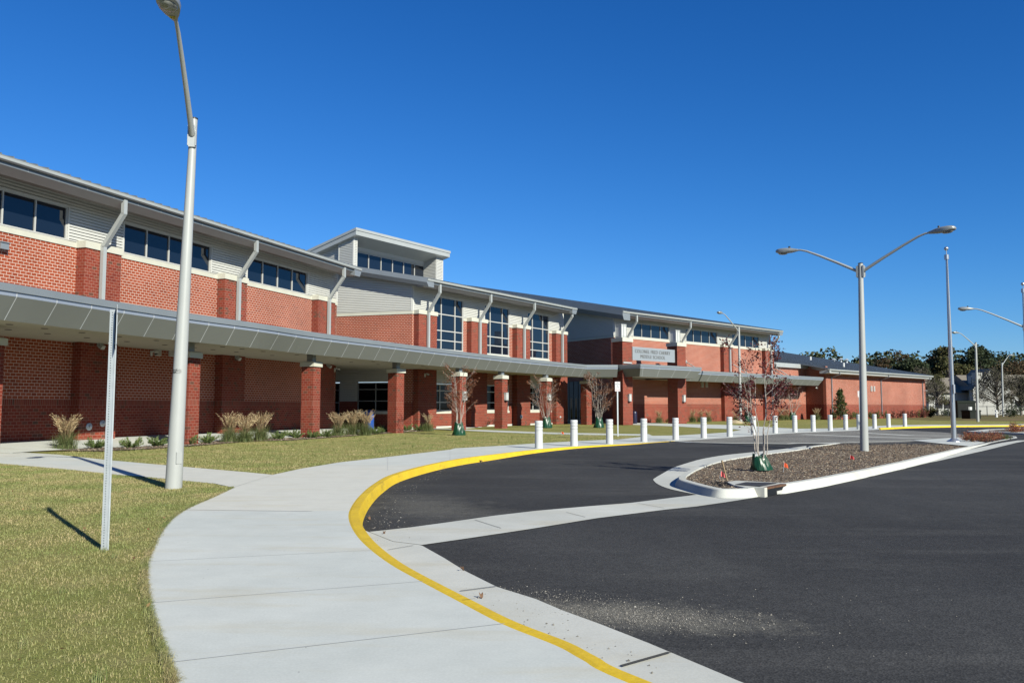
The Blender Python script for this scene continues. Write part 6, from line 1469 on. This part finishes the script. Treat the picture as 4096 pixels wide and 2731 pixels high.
# ================================================================== GRASS, GRAVEL, MULCH CHIPS
lawn_a = [tuple(p) for p in LW]+[W1[0]]+W1[1:]+[(-60, W1[-1][1]), (-60, -2)]
def scatter(poly, n, dens_y, x0, x1, y0, y1, fall=0):
    out = []; P2 = np.array(poly)
    while sum(len(a) for a in out) < n:
        m = n*2; r = RNG.random(m); y = y0+(y1-y0)*r**(1.0 if not fall else fall); x = RNG.uniform(-.68, .68, m)*(y+1.2) if x0 is None else RNG.uniform(x0, x1, m)
        c = np.zeros(m, bool)
        for i in range(len(P2)):
            a_ = P2[i]; b_ = P2[(i+1) % len(P2)]
            if a_[1] == b_[1]: continue
            k_ = ((a_[1] > y) != (b_[1] > y)) & (x < (b_[0]-a_[0])*(y-a_[1])/(b_[1]-a_[1])+a_[0]); c ^= k_
        out.append(np.c_[x[c], y[c]])
        if len(out) > 60: break
    return np.concatenate(out)[:n]
LG = leafmat('lawn_blade', [(.52, .46, .22), (.43, .41, .17), (.32, .36, .13), (.62, .55, .30), (.38, .40, .16)], .8, .3, patch=(.9, (.72, .86, .62), (1.25, 1.10, 1.15)))
pp = scatter(lawn_a, 400000, 0, -14, 0, 2.0, 23, fall=1.35); n = len(pp)
o = blades('grass', np.c_[pp, np.full(n, -.012)], RNG.uniform(0, 2*PI, n), RNG.uniform(.3, 1.1, n), RNG.uniform(.010, .024, n)*(1+pp[:, 1]*.03), .0030*(1+pp[:, 1]*.10), LG, 2); o['kind'] = 'stuff'
lawn_b = [tuple(p) for p in LM]+[upper[0]]+[G(*z6b(2352, 1140)), G(*z6b(580, 1085)), G(*z4(2170, 1105)), G(*z4(1180, 1170)), G(*z4(250, 1215)), G(*z2(1300, 1450)), G(*z2(500, 1464))]
pp = scatter(lawn_b, 90000, 0, -14, 6, 16.5, 46., fall=1.6); n = len(pp)
o = blades('grass', np.c_[pp, np.full(n, -.012)], RNG.uniform(0, 2*PI, n), RNG.uniform(.2, .95, n), RNG.uniform(.02, .045, n), np.full(n, .009), LG, 1); o['kind'] = 'stuff'
# ragged edge of the turf along the walk, small tufts and leaves in the lawn
el = [p for p in LW if 2.2 < p[1] < 17]; n = 16000; ii = RNG.integers(0, len(el)-1, n); tt = RNG.random(n)[:, None]; E0 = np.array(el)[ii]; E1 = np.array(el)[ii+1]
eb = E0*(1-tt)+E1*tt+np.c_[RNG.normal(-.012, .014, n), RNG.normal(0, .01, n)]
o = blades('grass_edge', np.c_[eb, np.full(n, -.01)], RNG.normal(0, 1.0, n), RNG.uniform(.4, 1.3, n), RNG.uniform(.018, .055, n), np.full(n, .0034)*(1+eb[:, 1]*.08), LG, 3); o['kind'] = 'stuff'
tp_ = scatter(lawn_a, 70, 0, -9, 0, 3, 15, fall=1.3); n = 2600; cc = tp_[RNG.integers(0, len(tp_), n)]
o = blades('grass_tufts', np.c_[cc+RNG.normal(0, .022, (n, 2)), np.full(n, -.01)], RNG.uniform(0, 2*PI, n), RNG.uniform(.2, 1.0, n), RNG.uniform(.03, .085, n), np.full(n, .0045), leafmat('tuft', [(.20, .27, .08), (.34, .36, .13), (.50, .44, .22)]), 3); o['kind'] = 'stuff'
lp_ = scatter(lawn_a, 60, 0, -9, 0, 3, 16, fall=1.2); N_ = RNG.normal(0, 1, (60, 3)); N_[:, 2] *= .2
o = leafmesh('leaf_litter', np.c_[lp_, np.full(len(lp_), .018)], N_[:len(lp_)], RNG.uniform(.025, .06, len(lp_)), leafmat('litter', [(.22, .10, .05), (.34, .20, .09), (.12, .07, .04)], .9, .1), aspect=1.7); o['kind'] = 'stuff'
# weeds standing above the lawn
WD = leafmat('weed', [(.14, .19, .05), (.24, .26, .08)])
pp = scatter(lawn_b, 60, 0, -12, 4, 21, 40); 
for i in range(0): pass
n = 900; cc = pp[RNG.integers(0, len(pp), n)]; o = blades('weeds', np.c_[cc+RNG.normal(0, .04, (n, 2)), np.zeros(n)], RNG.uniform(0, 2*PI, n), RNG.uniform(.1, .7, n), RNG.uniform(.06, .16, n), np.full(n, .008), WD, 2); o['kind'] = 'stuff'
# gravel strewn on the asphalt
def stones(name, P, sz, mat):
    n = len(P); base = np.array([[1, 0, 0], [-.5, .87, 0], [-.5, -.87, 0], [.1, .1, .9]]); 
    A = RNG.uniform(0, 2*PI, n); c, s = np.cos(A), np.sin(A); V = np.einsum('kj,n->nkj', base, sz); V = np.stack([V[..., 0]*c[:, None]-V[..., 1]*s[:, None], V[..., 0]*s[:, None]+V[..., 1]*c[:, None], V[..., 2]], -1)*RNG.uniform(.7, 1.3, (n, 4, 1)); V += P[:, None, :]
    F = (np.arange(n)[:, None, None]*4+np.array([[0, 1, 3], [1, 2, 3], [2, 0, 3]])[None]).reshape(-1)
    me = bpy.data.meshes.new(name); me.vertices.add(4*n); me.vertices.foreach_set('co', V.reshape(-1).astype(np.float32)); me.loops.add(9*n); me.loops.foreach_set('vertex_index', F.astype(np.int32)); me.polygons.add(3*n); me.polygons.foreach_set('loop_start', np.arange(0, 9*n, 3, dtype=np.int32)); me.update(calc_edges=True); me.materials.append(mat)
    o = bpy.data.objects.new(name, me); COL.objects.link(o); o['kind'] = 'stuff'; return o
STONE = leafmat('stone', [(.24, .22, .19), (.36, .33, .28), (.13, .12, .11), (.52, .49, .43)], .9, 0)
c0 = GR(*z7(1790, 1040)); c1 = GR(*z7(1430, 945)); c2 = GR(*z7(1950, 1080))
def cloud(c, sx, sy, n, rot=0):
    a = RNG.normal(0, 1, (n, 2))*[sx, sy]; cr_, sr_ = math.cos(rot), math.sin(rot); return np.c_[a[:, 0]*cr_-a[:, 1]*sr_+c[0], a[:, 0]*sr_+a[:, 1]*cr_+c[1], np.full(n, -.149)]
Pg = np.concatenate([cloud(c0, .5, .16, 4600, -.2), cloud(c1, .45, .16, 1500, -.45), cloud(c2, .4, .16, 1500, -.2), cloud((c0[0]+.3, c0[1]), 1.3, .7, 500)])
stones('gravel', Pg[Pg[:, 1] > 3], np.clip(RNG.lognormal(-6.1, .55, len(Pg)), .0008, .012)[Pg[:, 1] > 3], STONE)
Pk = np.array([[*GR(*z7(x_, y_)), -.144] for x_, y_ in zip(RNG.uniform(900, 2000, 160), RNG.uniform(900, 1400, 160)) if y_ > 880+(x_-900)*.42 and y_ < 1020+(x_-900)*.42])
stones('gravel', Pk, np.clip(RNG.lognormal(-5.1, .5, len(Pk)), .003, .02), STONE)
kk = [offs(KL, .22+RNG.random()*.5)[i] for i in RNG.integers(10, 90, 900)]
Pq = np.array([[p[0]+RNG.normal(0, .08), p[1]+RNG.normal(0, .08), road_z(p[1])+.002] for p in kk if p[1] > 9.7])
stones('gravel', Pq, np.clip(RNG.lognormal(-5.2, .5, len(Pq)), .002, .014), STONE)
# mulch chips
CH = leafmat('mulch_chip', [(.09, .055, .04), (.26, .19, .13), (.46, .40, .31), (.17, .12, .085), (.32, .21, .14)], .95, 0)
pp = scatter(inner, 42000, 0, 3, 24.5, 14, 41.5); n = len(pp); N_ = RNG.normal(0, 1, (n, 3)); N_[:, 2] *= .25
o = leafmesh('mulch_chips', np.c_[pp, RNG.uniform(-.03, -.012, n)], N_, RNG.uniform(.018, .055, n), CH, aspect=2.6); o['kind'] = 'stuff'
pp = scatter(mbed, 5000, 0, -14, 0, 24, 50); n = len(pp); N_ = RNG.normal(0, 1, (n, 3)); N_[:, 2] *= .25
o = leafmesh('mulch_chips', np.c_[pp, RNG.uniform(.015, .04, n)], N_, RNG.uniform(.04, .1, n), CH, aspect=3.2); o['kind'] = 'stuff'
# dead leaves on the paving
DL = M('dead_leaf', (.20, .11, .06), .9)
for x_, y_, s_, rd, lab in ((258, 484, .07, 1, 'curled orange brown leaf in the bend of the yellow kerb'), (918, 945, .05, 1, 'dry brown leaf lying on the gutter beside the yellow kerb'), (348, 569, .045, 1, 'small dark leaf at the left end of the concrete gutter strip'), (808, 785, .045, 1, 'twig like brown leaf at the asphalt edge'), (918, 143, .12, 1, 'small brown leaf at the far foot of the yellow kerb')):
    p = GR(*z7(x_, y_)); mb = MB(); n = 6
    for i in range(n+1):
        q = i/n; w_ = math.sin(PI*min(.97, q+.03))*s_*.35; mb.v += [((q-.5)*s_, -w_, .012+.02*math.sin(q*5)+w_*.5), ((q-.5)*s_, 0, .006+.015*math.sin(q*5)), ((q-.5)*s_, w_, .012+.02*math.sin(q*6)+w_*.4)]
    for i in range(n): mb.face([3*i, 3*i+3, 3*i+4, 3*i+1]); mb.face([3*i+1, 3*i+4, 3*i+5, 3*i+2])
    o = mb.build('dead_leaf', DL); o.location = (*p, road_z(p[1])+.012); o.rotation_euler = (0, 0, random.uniform(0, 6)); tag(o, lab, 'leaf', 'dead leaves')
